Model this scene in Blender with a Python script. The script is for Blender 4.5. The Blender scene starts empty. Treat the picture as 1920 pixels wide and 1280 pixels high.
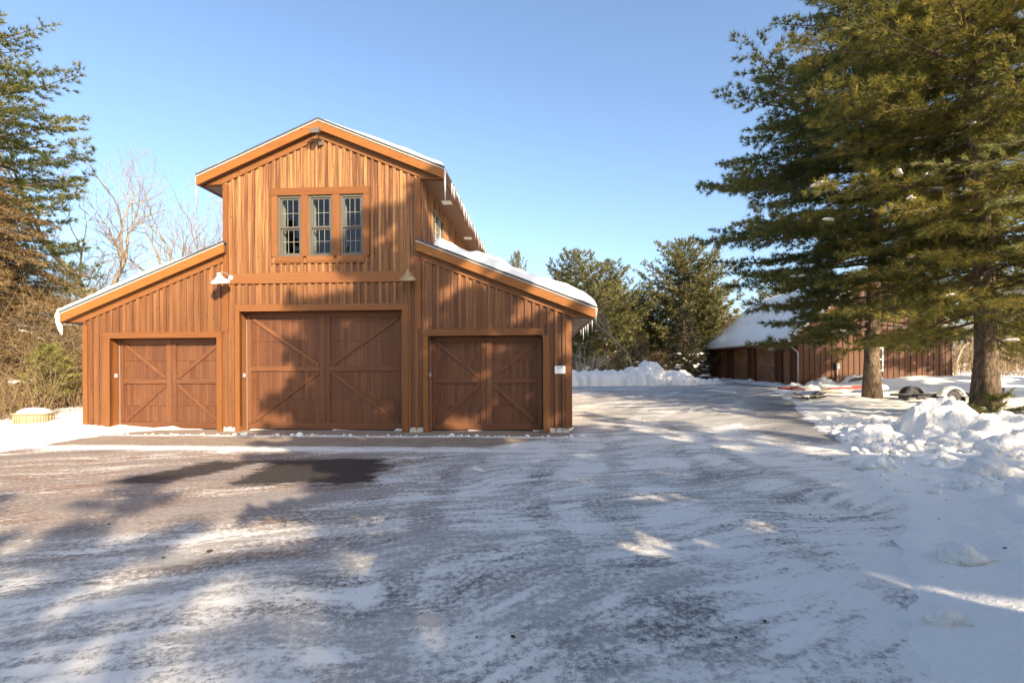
import bpy, math, random
import numpy as np
from mathutils import Vector, Matrix, noise as mnoise
R = math.radians
random.seed(7)
scene = bpy.context.scene
COL = scene.collection

# ------------------------------------------------------------------ helpers
def tag(o, label=None, cat=None, group=None, kind=None):
    if label: o['label'] = label
    if cat: o['category'] = cat
    if group: o['group'] = group
    if kind: o['kind'] = kind
    return o

def empty(name, loc=(0, 0, 0), rz=0.0, parent=None):
    o = bpy.data.objects.new(name, None)
    COL.objects.link(o)
    o.location = loc
    o.rotation_euler = (0, 0, rz)
    o.empty_display_size = .3
    if parent: o.parent = parent
    return o

def link(name, me, mat, parent=None):
    o = bpy.data.objects.new(name, me)
    COL.objects.link(o)
    if mat is not None and len(me.materials) == 0:
        me.materials.append(mat)
    if parent: o.parent = parent
    return o

def smooth(a, b, x):
    t = min(1.0, max(0.0, (x - a) / (b - a)))
    return t * t * (3 - 2 * t)

class MB:
    def __init__(s):
        s.v = []; s.f = []; s.r = []
    def hexa(s, p, rnd=None):
        # p: 8 points, bottom 4 (ccw from above) then top 4
        n = len(s.v); s.v += p
        q = [(3, 2, 1, 0), (4, 5, 6, 7), (0, 1, 5, 4), (1, 2, 6, 5), (2, 3, 7, 6), (3, 0, 4, 7)]
        s.f += [tuple(n + i for i in a) for a in q]
        s.r += [random.random() if rnd is None else rnd] * 6
    def box(s, x0, x1, y0, y1, z0, z1, rnd=None):
        s.hexa([(x0, y0, z0), (x1, y0, z0), (x1, y1, z0), (x0, y1, z0), (x0, y0, z1), (x1, y0, z1), (x1, y1, z1), (x0, y1, z1)], rnd)
    def slab(s, xa, xb, z0a, z0b, z1a, z1b, y0, y1, rnd=None):
        s.hexa([(xa, y0, z0a), (xb, y0, z0b), (xb, y1, z0b), (xa, y1, z0a), (xa, y0, z1a), (xb, y0, z1b), (xb, y1, z1b), (xa, y1, z1a)], rnd)
    def bar(s, a, b, w, d, nrm=(0, -1, 0), rnd=None):
        # flat bar from a to b, width w in plane, thickness d along nrm
        a = Vector(a); b = Vector(b); t = (b - a).normalized(); n = Vector(nrm).normalized(); u = t.cross(n).normalized() * (w / 2)
        n = n * d
        s.hexa([tuple(x) for x in (a - u, b - u, b + u, a + u, a - u + n, b - u + n, b + u + n, a + u + n)], rnd)
    def poly(s, pts, y0, y1, rnd=None):
        # prism of an xz polygon
        n = len(s.v); k = len(pts); r = random.random() if rnd is None else rnd
        s.v += [(x, y0, z) for x, z in pts] + [(x, y1, z) for x, z in pts]
        s.f += [tuple(range(n, n + k)), tuple(range(n + 2 * k - 1, n + k - 1, -1))]
        s.f += [(n + (i + 1) % k, n + i, n + k + i, n + k + (i + 1) % k) for i in range(k)]
        s.r += [r] * (k + 2)
    def tube(s, path, rad, k=8, cap=True):
        path = [Vector(p) for p in path]; n0 = len(s.v); r = random.random(); m = len(path)
        if not hasattr(rad, '__len__'): rad = [rad] * m
        ref = Vector((0.31, 0.17, 0.93))
        for i, p in enumerate(path):
            t = (path[min(i + 1, m - 1)] - path[max(i - 1, 0)])
            t = t.normalized() if t.length > 1e-9 else Vector((0, 0, 1))
            rr = ref if abs(t.dot(ref)) < .95 else Vector((1, 0, 0))
            u = t.cross(rr).normalized(); w = t.cross(u)
            for j in range(k):
                a = 2 * math.pi * j / k
                s.v.append(tuple(p + (u * math.cos(a) + w * math.sin(a)) * rad[i]))
        for i in range(m - 1):
            for j in range(k):
                s.f.append((n0 + i * k + j, n0 + i * k + (j + 1) % k, n0 + (i + 1) * k + (j + 1) % k, n0 + (i + 1) * k + j)); s.r.append(r)
        if cap:
            s.f.append(tuple(n0 + j for j in range(k - 1, -1, -1))); s.r.append(r)
            s.f.append(tuple(n0 + (m - 1) * k + j for j in range(k))); s.r.append(r)
    def lathe(s, prof, c=(0, 0, 0), k=20, M=None, a0=0, a1=2 * math.pi):
        n0 = len(s.v); r = random.random(); m = len(prof); c = Vector(c); full = abs(a1 - a0 - 2 * math.pi) < 1e-6
        kk = k if full else k + 1
        for (q, z) in prof:
            for j in range(kk):
                a = a0 + (a1 - a0) * j / k
                p = Vector((q * math.cos(a), q * math.sin(a), z))
                if M is not None: p = M @ p
                s.v.append(tuple(p + c))
        for i in range(m - 1):
            for j in range(k):
                j2 = (j + 1) % kk
                s.f.append((n0 + i * kk + j, n0 + i * kk + j2, n0 + (i + 1) * kk + j2, n0 + (i + 1) * kk + j)); s.r.append(r)
    def blob(s, c, rx, ry, rz, rot=0, seed=0, amp=.25, tilt=0.0, frq=1.6):
        n0 = len(s.v); r = random.random()
        V, F = ICO
        cr, sr = math.cos(rot), math.sin(rot)
        for v in V:
            d = 1 + amp * mnoise.noise(Vector(v) * frq + Vector((seed * 7.3, seed * 1.7, 3.1)))
            x, y, z = v[0] * rx * d, v[1] * ry * d, v[2] * rz * d
            z += x * tilt
            s.v.append((c[0] + x * cr - y * sr, c[1] + x * sr + y * cr, c[2] + z))
        s.f += [tuple(n0 + i for i in f) for f in F]; s.r += [r] * len(F)
    def rock(s, c, rx, ry, rz, rot=0, seed=0, big=.5):
        n0 = len(s.v); V, F = ICO3 if big > .12 else ICO; cr, sr = math.cos(rot), math.sin(rot)
        for v in V:
            q = Vector(v) * 1.25 + Vector((seed * 3.7, seed * 1.3, seed * .9))
            d = .82 + .45 * vor(q.x, q.y, q.z) + .22 * mnoise.noise(q * 1.3) + .09 * mnoise.noise(q * 4.)
            x, y, z = v[0] * rx * d, v[1] * ry * d, v[2] * rz * d
            s.v.append((c[0] + x * cr - y * sr, c[1] + x * sr + y * cr, c[2] + z))
        s.f += [tuple(n0 + i for i in f) for f in F]; s.r += [.5] * len(F)
    def build(s, name, mat, parent=None, smooth_shade=False, recalc=False):
        me = bpy.data.meshes.new(name)
        me.from_pydata(s.v, [], s.f)
        at = me.attributes.new('rnd', 'FLOAT', 'FACE')
        at.data.foreach_set('value', np.array(s.r, dtype=np.float32))
        if recalc:
            import bmesh
            bm = bmesh.new(); bm.from_mesh(me); bmesh.ops.recalc_face_normals(bm, faces=bm.faces); bm.to_mesh(me); bm.free()
        if smooth_shade:
            me.polygons.foreach_set('use_smooth', np.ones(len(me.polygons), dtype=bool))
        me.update()
        return link(name, me, mat, parent)

def pieces(name, boxes, mat, parent):
    out = []
    for b in boxes:
        m = MB(); m.box(*b); out.append(m.build(name, mat, parent))
    return out

def make_ico(sub=2):
    import bmesh
    bm = bmesh.new(); bmesh.ops.create_icosphere(bm, subdivisions=sub, radius=1)
    V = [tuple(v.co) for v in bm.verts]; F = [tuple(v.index for v in f.verts) for f in bm.faces]
    bm.free(); return V, F
ICO = make_ico(2); ICO3 = make_ico(3)
def vor(x, y, z):
    d = mnoise.voronoi(Vector((x, y, z)))[0]; return d[1] - d[0]

def np_mesh(name, V, F, mat, parent=None, attr=None, shade=False):
    me = bpy.data.meshes.new(name)
    V = np.asarray(V, dtype=np.float32); F = np.asarray(F, dtype=np.int32)
    nf, k = F.shape
    me.vertices.add(len(V)); me.vertices.foreach_set('co', V.ravel())
    me.loops.add(nf * k); me.loops.foreach_set('vertex_index', F.ravel())
    me.polygons.add(nf); me.polygons.foreach_set('loop_start', np.arange(0, nf * k, k, dtype=np.int32))
    if attr is not None:
        a = me.attributes.new('rnd', 'FLOAT', 'FACE'); a.data.foreach_set('value', np.asarray(attr, dtype=np.float32))
    if shade: me.polygons.foreach_set('use_smooth', np.ones(nf, dtype=bool))
    me.update(calc_edges=True)
    return link(name, me, mat, parent)

# ------------------------------------------------------------------ node helper
class NT:
    def __init__(s, name):
        s.m = bpy.data.materials.new(name); s.m.use_nodes = True
        s.t = s.m.node_tree; s.t.nodes.clear()
        s.out = s.t.nodes.new('ShaderNodeOutputMaterial')
    def n(s, ty, **kw):
        nd = s.t.nodes.new('ShaderNode' + ty)
        for k, v in kw.items(): setattr(nd, k, v)
        return nd
    def put(s, sock, v):
        if isinstance(v, bpy.types.NodeSocket): s.t.links.new(v, sock)
        elif v is not None:
            if isinstance(v, (tuple, list)) and len(v) == 3 and sock.type == 'RGBA': v = (*v, 1)
            sock.default_value = v
    def math(s, op, a, b=None, c=None, clamp=False):
        nd = s.n('Math', operation=op, use_clamp=clamp)
        s.put(nd.inputs[0], a)
        if b is not None: s.put(nd.inputs[1], b)
        if c is not None: s.put(nd.inputs[2], c)
        return nd.outputs[0]
    def obj(s): return s.n('TexCoord').outputs['Object']
    def geo(s): return s.n('NewGeometry').outputs['Position']
    def sep(s, v):
        nd = s.n('SeparateXYZ'); s.put(nd.inputs[0], v); return nd.outputs
    def comb(s, x=0., y=0., z=0.):
        nd = s.n('CombineXYZ')
        for i, v in enumerate((x, y, z)): s.put(nd.inputs[i], v)
        return nd.outputs[0]
    def vadd(s, a, b):
        nd = s.n('VectorMath', operation='ADD'); s.put(nd.inputs[0], a); s.put(nd.inputs[1], b); return nd.outputs[0]
    def vmul(s, a, b):
        nd = s.n('VectorMath', operation='MULTIPLY'); s.put(nd.inputs[0], a); s.put(nd.inputs[1], b); return nd.outputs[0]
    def noise(s, vec, scale=1., detail=4., rough=.55, dist=0., color=False):
        nd = s.n('TexNoise'); s.put(nd.inputs['Vector'], vec)
        for k, v in (('Scale', scale), ('Detail', detail), ('Roughness', rough), ('Distortion', dist)): s.put(nd.inputs[k], v)
        return nd.outputs['Color' if color else 'Fac']
    def attr(s, name='rnd'): return s.n('Attribute', attribute_name=name).outputs['Fac']
    def rng(s, x, a, b, lo=0., hi=1.):
        nd = s.n('MapRange', interpolation_type='SMOOTHSTEP'); s.put(nd.inputs[0], x)
        for i, v in enumerate((a, b, lo, hi)): s.put(nd.inputs[i + 1], v)
        return nd.outputs[0]
    def mix(s, f, a, b, bt='MIX'):
        nd = s.n('Mix', data_type='RGBA', blend_type=bt, clamp_factor=True)
        s.put(nd.inputs[0], f); s.put(nd.inputs[6], a); s.put(nd.inputs[7], b); return nd.outputs[2]
    def bump(s, h, strength=.3, dist=.02):
        nd = s.n('Bump'); s.put(nd.inputs['Height'], h); s.put(nd.inputs['Strength'], strength); s.put(nd.inputs['Distance'], dist); return nd.outputs[0]
    def pbr(s, col, rough=.6, bump=None, spec=.5, metal=0., ior=None, sss=None):
        nd = s.n('BsdfPrincipled')
        s.put(nd.inputs['Base Color'], col); s.put(nd.inputs['Roughness'], rough); s.put(nd.inputs['Metallic'], metal)
        s.put(nd.inputs['Specular IOR Level'], spec)
        if ior: s.put(nd.inputs['IOR'], ior)
        if bump is not None: s.put(nd.inputs['Normal'], bump)
        if sss:
            s.put(nd.inputs['Subsurface Weight'], sss[0]); nd.inputs['Subsurface Radius'].default_value = sss[1]; s.put(nd.inputs['Subsurface Scale'], sss[2])
        s.t.links.new(nd.outputs[0], s.out.inputs['Surface']); return s.m

def simple(name, col, rough=.5, metal=0., spec=.5, nscale=6., namt=.15):
    t = NT(name); n = t.noise(t.obj(), nscale, 5.)
    c = t.mix(n, tuple(x * (1 - namt) for x in col), tuple(min(1, x * (1 + namt)) for x in col))
    return t.pbr(c, rough, metal=metal, spec=spec, bump=t.bump(n, .1, .01))

def wood(name, axis='z', dark=(.12, .046, .018), mid=(.235, .095, .037), light=(.45, .23, .09), fade=True, rough=.55, plank=None, gain=1.0):
    t = NT(name); o = t.obj(); r = t.attr()
    x, y, z = t.sep(o)[:3]
    if plank:   # tongue and groove planks of this width along x
        idx = t.math('FLOOR', t.math('DIVIDE', x, plank))
        wn = t.n('TexWhiteNoise', noise_dimensions='1D'); t.put(wn.inputs['W'], idx); pr = wn.outputs['Value']
        r = t.math('FRACT', t.math('ADD', r, pr))
    off = t.comb(t.math('MULTIPLY', r, 37.), t.math('MULTIPLY', r, 91.), t.math('MULTIPLY', r, 53.))
    sc = {'z': (26, 26, 1.1), 'x': (1.1, 26, 26), 'y': (26, 1.1, 26)}[axis]
    gv = t.vadd(t.vmul(o, sc), off)
    g = t.noise(gv, 1.0, 5., .62, .6)
    big = t.noise(t.vadd(t.vmul(o, (1.3, 1.3, .5)), off), 1.0, 3.)
    # knots
    sk = {'z': (9, 9, 3.4), 'x': (3.4, 9, 9), 'y': (9, 3.4, 9)}[axis]
    vo = t.n('TexVoronoi', feature='F1'); t.put(vo.inputs['Vector'], t.vadd(t.vmul(o, sk), off)); t.put(vo.inputs['Scale'], 1.0)
    knot = t.rng(vo.outputs['Distance'], .06, .17, 1., 0.)
    kpick = t.math('GREATER_THAN', t.noise(t.vadd(t.vmul(o, (3, 3, 1.2)), off), 1., 1.), .47)
    knot = t.math('MULTIPLY', knot, kpick)
    v = t.math('ADD', t.math('MULTIPLY', g, .85), t.math('MULTIPLY', r, .27))
    c = t.mix(t.rng(v, .30, .85), dark, mid)
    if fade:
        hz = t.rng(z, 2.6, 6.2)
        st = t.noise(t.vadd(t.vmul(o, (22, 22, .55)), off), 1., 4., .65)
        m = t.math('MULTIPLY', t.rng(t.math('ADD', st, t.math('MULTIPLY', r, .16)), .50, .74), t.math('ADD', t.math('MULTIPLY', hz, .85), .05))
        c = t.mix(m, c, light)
    c = t.mix(t.math('MULTIPLY', t.rng(big, .35, .7), .35), c, t.mix(.5, c, dark))
    c = t.mix(t.math('MULTIPLY', knot, .75), c, (.075, .022, .008))
    h = g
    if plank:
        fr = t.math('FRACT', t.math('DIVIDE', x, plank))
        e = t.math('MINIMUM', fr, t.math('SUBTRACT', 1., fr))
        gr = t.rng(e, .0, .07)
        h = t.math('ADD', t.math('MULTIPLY', g, .25), gr)
        c = t.mix(t.math('MULTIPLY', t.math('SUBTRACT', 1., gr), .7), c, (.05, .016, .007))
    return t.pbr(c, t.rng(g, .2, .8, rough - .08, rough + .15), bump=t.bump(h, .35, .006), spec=.35)

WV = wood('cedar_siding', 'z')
WH = wood('cedar_trim', 'x', dark=(.18, .062, .016), mid=(.245, .096, .031), fade=False)
WT = wood('cedar_post', 'z', dark=(.18, .062, .016), mid=(.245, .096, .031), fade=False)
WY = wood('cedar_eave', 'y', dark=(.18, .062, .016), mid=(.245, .096, .031), fade=False)
WF = wood('cedar_rake', 'x', dark=(.23, .08, .017), mid=(.35, .13, .026), fade=False)
WD = wood('door_planks', 'z', dark=(.10, .036, .016), mid=(.18, .072, .031), fade=False, plank=.095)
WDF = wood('door_frame_wood', 'z', dark=(.115, .042, .018), mid=(.21, .084, .035), fade=False)
WDH = wood('door_rail_wood', 'x', dark=(.115, .042, .018), mid=(.21, .084, .035), fade=False)
WSOF = wood('soffit_board', 'y', dark=(.10, .05, .03), mid=(.16, .085, .05), fade=False)

def snow_mat(name, base=(.90, .86, .79), bumps=((3., .5), (14., .3), (60., .2)), strength=.5, dist=.05, dirt=0.0):
    t = NT(name); p = t.obj(); h = None
    for sc, w in bumps:
        q = t.math('MULTIPLY', t.noise(p, sc, 5., .6), w); h = q if h is None else t.math('ADD', h, q)
    c = base
    if dirt:
        d = t.math('MULTIPLY', t.rng(t.noise(p, 38., 6., .7), .63, .72), t.rng(t.noise(p, .9, 3.), .5, .66))
        c = t.mix(t.math('MULTIPLY', d, dirt), base, (.20, .17, .12))
    return t.pbr(c, .62, bump=t.bump(h, strength, dist), spec=.25)
SNOW = snow_mat('snow')
SNOWG = snow_mat('ground_snow', bumps=((1.2, .3), (6., .6), (26., .35), (90., .15)), strength=.75, dist=.09, dirt=.8)
SNOWP = snow_mat('ploughed_snow', base=(.87, .835, .77), bumps=((2.5, .5), (9., .5), (30., .25)), strength=.8, dist=.12, dirt=.5)
def ice_mat():
    t = NT('ice'); n = t.noise(t.obj(), 12., 3.)
    m = t.pbr(t.mix(n, (.84, .88, .92), (.93, .95, .97)), .2, bump=t.bump(n, .3, .02), spec=.6)
    pb = [q for q in t.t.nodes if q.type == 'BSDF_PRINCIPLED'][0]; tl = t.n('BsdfTranslucent'); t.put(tl.inputs['Color'], (.93, .95, .97, 1))
    mx = t.n('MixShader'); t.put(mx.inputs[0], .5); t.t.links.new(pb.outputs[0], mx.inputs[1]); t.t.links.new(tl.outputs[0], mx.inputs[2]); t.t.links.new(mx.outputs[0], t.out.inputs['Surface'])
    return m
ICE = ice_mat()
SHING = simple('dark_shingle', (.06, .062, .065), .8, nscale=25., namt=.4)
DRIP = simple('pale_drip_edge', (.52, .47, .40), .4)
CONC = simple('concrete_block', (.52, .49, .44), .85, nscale=14., namt=.25)
CONCD = simple('concrete_apron', (.36, .31, .26), .8, nscale=4., namt=.3)
TAUPE = simple('taupe_sash', (.115, .10, .078), .45)
CREAM = simple('cream_jamb', (.72, .68, .52), .5)
MUNT = simple('muntin_putty', (.24, .22, .175), .5)
ROOM = simple('dark_room', (.03, .027, .024), .9)  # near-black colour stands for the darkness of unlit interiors
WHITE = simple('white_enamel', (.80, .79, .76), .3, namt=.05)
RUSTW = simple('tarnished_enamel', (.33, .22, .12), .4, namt=.5, nscale=9.)
BLACK = simple('black_steel', (.02, .02, .022), .45)
GREYM = simple('grey_metal', (.34, .34, .35), .4, metal=.3)
BRONZE = simple('bronze_lamp', (.13, .10, .085), .4)
RUBBER = simple('tyre_rubber', (.025, .025, .027), .75, nscale=30., namt=.3)
STEEL = simple('wheel_steel', (.20, .19, .17), .45, metal=.3)
RED = simple('red_paint', (.27, .025, .02), .4)
BASKET = simple('tan_planter', (.36, .27, .165), .7, nscale=18., namt=.25)
VENT = simple('vent_white', (.62, .60, .57), .5)

def glass_mat():
    t = NT('window_glass')
    fr = t.n('Fresnel'); t.put(fr.inputs['IOR'], 1.42)
    tr = t.n('BsdfTransparent'); t.put(tr.inputs['Color'], (.80, .84, .84, 1))
    gl = t.n('BsdfGlossy'); t.put(gl.inputs['Roughness'], .015)
    bn = t.bump(t.noise(t.obj(), 2.2, 2.), .05, .02); t.put(gl.inputs['Normal'], bn)
    mx = t.n('MixShader'); t.put(mx.inputs[0], fr.outputs[0])
    t.t.links.new(tr.outputs[0], mx.inputs[1]); t.t.links.new(gl.outputs[0], mx.inputs[2])
    t.t.links.new(mx.outputs[0], t.out.inputs['Surface']); return t.m
GLASS = glass_mat()

def bark_mat(name, a, b, sc=(7, 7, 1.6)):
    t = NT(name); o = t.obj(); n = t.noise(t.vmul(o, sc), 2., 6., .7, .8)
    return t.pbr(t.mix(t.rng(n, .35, .68), a, b), .9, bump=t.bump(n, .9, .06), spec=.15)
BARK = bark_mat('pine_bark', (.060, .042, .030), (.26, .19, .13))
BARKG = bark_mat('ash_bark', (.20, .15, .105), (.46, .36, .26))
TWIGB = bark_mat('dry_twig', (.13, .085, .045), (.40, .28, .15))

def leaf_mat(name, cols, trans=.25):
    t = NT(name); r = t.attr(); cr = t.n('ValToRGB'); t.put(cr.inputs[0], r)
    el = cr.color_ramp.elements
    el[0].position = 0; el[0].color = (*cols[0], 1); el[1].position = 1; el[1].color = (*cols[-1], 1)
    for i, c in enumerate(cols[1:-1]):
        e = el.new((i + 1) / (len(cols) - 1)); e.color = (*c, 1)
    d = t.n('BsdfPrincipled'); t.put(d.inputs['Base Color'], cr.outputs[0]); t.put(d.inputs['Roughness'], .55); t.put(d.inputs['Specular IOR Level'], .3)
    tl = t.n('BsdfTranslucent'); t.put(tl.inputs['Color'], cr.outputs[0])
    mx = t.n('MixShader'); t.put(mx.inputs[0], trans)
    t.t.links.new(d.outputs[0], mx.inputs[1]); t.t.links.new(tl.outputs[0], mx.inputs[2]); t.t.links.new(mx.outputs[0], t.out.inputs['Surface'])
    return t.m
LPINE = leaf_mat('pine_needles', [(.04, .062, .022), (.085, .108, .030), (.155, .16, .042), (.28, .24, .065)], .34)
LDEEP = leaf_mat('deep_pine_needles', [(.03, .05, .018), (.06, .08, .025), (.10, .11, .03)], .08)
LSUNGOLD = leaf_mat('sun_gold_needles', [(.06, .078, .022), (.15, .15, .036), (.30, .25, .055), (.48, .35, .08)], .38)  # warm gold of sunlit needles is put into the colour
LFAR = leaf_mat('far_needles', [(.065, .075, .026), (.13, .13, .042), (.21, .185, .065), (.30, .235, .10)], .3)
LBROWN = leaf_mat('brown_sprays', [(.07, .045, .02), (.16, .10, .04), (.24, .155, .065), (.31, .21, .10)])
LDARK = leaf_mat('dark_hemlock', [(.020, .028, .014), (.045, .045, .02), (.10, .065, .032)])
LLIME = leaf_mat('young_pine_needles', [(.13, .15, .035), (.27, .26, .07), (.40, .35, .12)])
LOAK = leaf_mat('dry_oak_leaves', [(.16, .075, .03), (.26, .13, .055), (.36, .21, .11)])

# ------------------------------------------------------------------ camera, light, sky
cam = bpy.data.cameras.new('camera'); co = bpy.data.objects.new('camera', cam); COL.objects.link(co)
cam.sensor_width = 36; cam.lens = 900 / 1920 * 36; cam.shift_y = 42 / 1920; cam.clip_end = 2000; cam.clip_start = .05
co.location = (0, 0, 1.85); co.rotation_euler = (R(90), .0042, 0)
scene.camera = co
SUN_EL = R(25.5); SH = Vector((.5216, -.853))
sd = Vector((SH.x * math.cos(SUN_EL), SH.y * math.cos(SUN_EL), math.sin(SUN_EL))).normalized()
sl = bpy.data.lights.new('sun', 'SUN'); sl.energy = 2.75; sl.angle = R(.53); sl.color = (1.0, .92, .82)
so = bpy.data.objects.new('sun', sl); COL.objects.link(so)
so.rotation_euler = (-sd).to_track_quat('-Z', 'Y').to_euler()
w = bpy.data.worlds.new('World'); scene.world = w; w.use_nodes = True
nt = w.node_tree; bg = nt.nodes['Background']
sk = nt.nodes.new('ShaderNodeTexSky'); sk.sky_type = 'NISHITA'; sk.sun_disc = False
sk.sun_elevation = SUN_EL; sk.sun_rotation = math.atan2(sd.x, sd.y); sk.altitude = 300; sk.air_density = 1.0; sk.dust_density = 3.0; sk.ozone_density = 5.5
nt.links.new(sk.outputs[0], bg.inputs['Color']); bg.inputs['Strength'].default_value = .105
vs = scene.view_settings; vs.view_transform = 'Standard'; vs.look = 'None'; vs.gamma = 1; vs.use_white_balance = True; vs.white_balance_temperature = 8000; vs.white_balance_tint = 10; vs.exposure = 1.88

# ------------------------------------------------------------------ terrain
EDGE = [(-30, -6), (1.3, -3), (1.9, 1.5), (2.45, 2.7), (5.2, 6.6), (6.2, 8.5), (7.6, 11), (9.3, 15), (11.2, 19), (13.4, 24.5), (15.0, 27.2), (16.2, 28), (17.6, 45)]
def edge_x(y):
    for (xa, ya), (xb, yb) in zip(EDGE, EDGE[1:]):
        if ya <= y <= yb: return xa + (xb - xa) * (y - ya) / (yb - ya)
    return EDGE[-1][0] if y > EDGE[-1][1] else EDGE[0][0]
def base_z(x, y):
    return .40 * smooth(13, 28, y)
def nz(x, y, s, o=0.): return mnoise.noise(Vector((x * s + o, y * s - o, o * .37)))
BX, BY, BYAW = -5.3263, 13.2891, R(-3.5592)
def to_local(x, y):
    dx, dy = x - BX, y - BY
    return dx * math.cos(BYAW) + dy * math.sin(BYAW), -dx * math.sin(BYAW) + dy * math.cos(BYAW)
def road_in(x, y):
    """metres inside the driveway (negative outside)"""
    lx, ly = to_local(x, y)
    right = (edge_x(y) - x) * .8
    if y < 3: right = min(edge_x(y) - x, 9)
    back = 32.0 - y + .25 * (x - 4)
    left = x + 13 - .2 * y
    if ly > .3: left = min(left, lx - 7.0)
    if ly <= .3 and lx < -6.5: left = min(left, (-1.6 - ly) * .9 + (lx + 6.5) * .22)
    return min(right, back, left)
def snow_z(x, y):
    b = base_z(x, y); d = -road_in(x, y) + .25 * nz(x, y, .9, 3.) + .10 * nz(x, y, 3.1, 8.)
    if y > 55 or abs(x) > 60: d = 3
    k = smooth(-.15, 1.1, d)
    right = smooth(0, 9, x - edge_x(y)) if x > 0 else 0
    h = .035 + .07 * k + .24 * right * smooth(2, 14, y)
    h += k * (.03 * abs(nz(x, y, 7.5, 6.)) + .09 * nz(x, y, .55, 1.) + .05 * nz(x, y, 1.9, 5.) + .028 * nz(x, y, 5., 2.) + .012 * nz(x, y, 11., 4.))
    if x > 0 and y < 16:    # trodden, clumpy snow by the driveway
        c = mnoise.noise(Vector((x * 2.6, y * 2.6, 4.))); c2 = mnoise.noise(Vector((x * 6.1, y * 6.1, 9.)))
        h += k * smooth(0, 1.2, d) * (.15 * max(0, c) + .08 * max(0, c2) + .05 * abs(mnoise.noise(Vector((x * 4.3, y * 3.1, 2.)))))
    h += .25 * math.exp(-((x - 13.9) ** 2 + (y - 13.6) ** 2) / 3.0)
    h += .42 * math.exp(-(((x - 24) / 4.) ** 2 + ((y - 25.5) / 3.) ** 2))
    h += .30 * math.exp(-(((x - 19.0) / 1.6) ** 2 + ((y - 25.0) / 1.0) ** 2))
    h += .05 * math.exp(-(((x + 13.6) / 2.5) ** 2 + ((y - 15.5) / 2.) ** 2))
    return b + h - .16 * (1 - smooth(-.25, .12, d))

def graded(a, lo, hi, b, step, grow=1.16):
    mid = list(np.arange(lo, hi + step * .5, step)); left = []; s = step; x = lo
    while x > a: s *= grow; x -= s; left.append(x)
    right = []; s = step; x = mid[-1]
    while x < b: s *= grow; x += s; right.append(x)
    return left[::-1] + mid + right
def grid_mesh(name, xs, ys, fn, mat, parent=None):
    V = [(x, y, fn(x, y)) for y in ys for x in xs]
    nx = len(xs); ny = len(ys)
    i = np.arange(nx - 1)[None, :] + nx * np.arange(ny - 1)[:, None]; i = i.ravel()
    F = np.stack([i, i + 1, i + 1 + nx, i + nx], 1)
    return np_mesh(name, V, F, mat, parent, shade=True)
gx = graded(-300, 1.6, 11.5, 300, .075, 1.07); gy = graded(-60, 2.2, 12.5, 400, .075, 1.05)
ground = grid_mesh('ground', gx, gy, snow_z, SNOWG)
tag(ground, 'white snow covering the ground beside the driveway and under the trees', 'snow', kind='structure')

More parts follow.
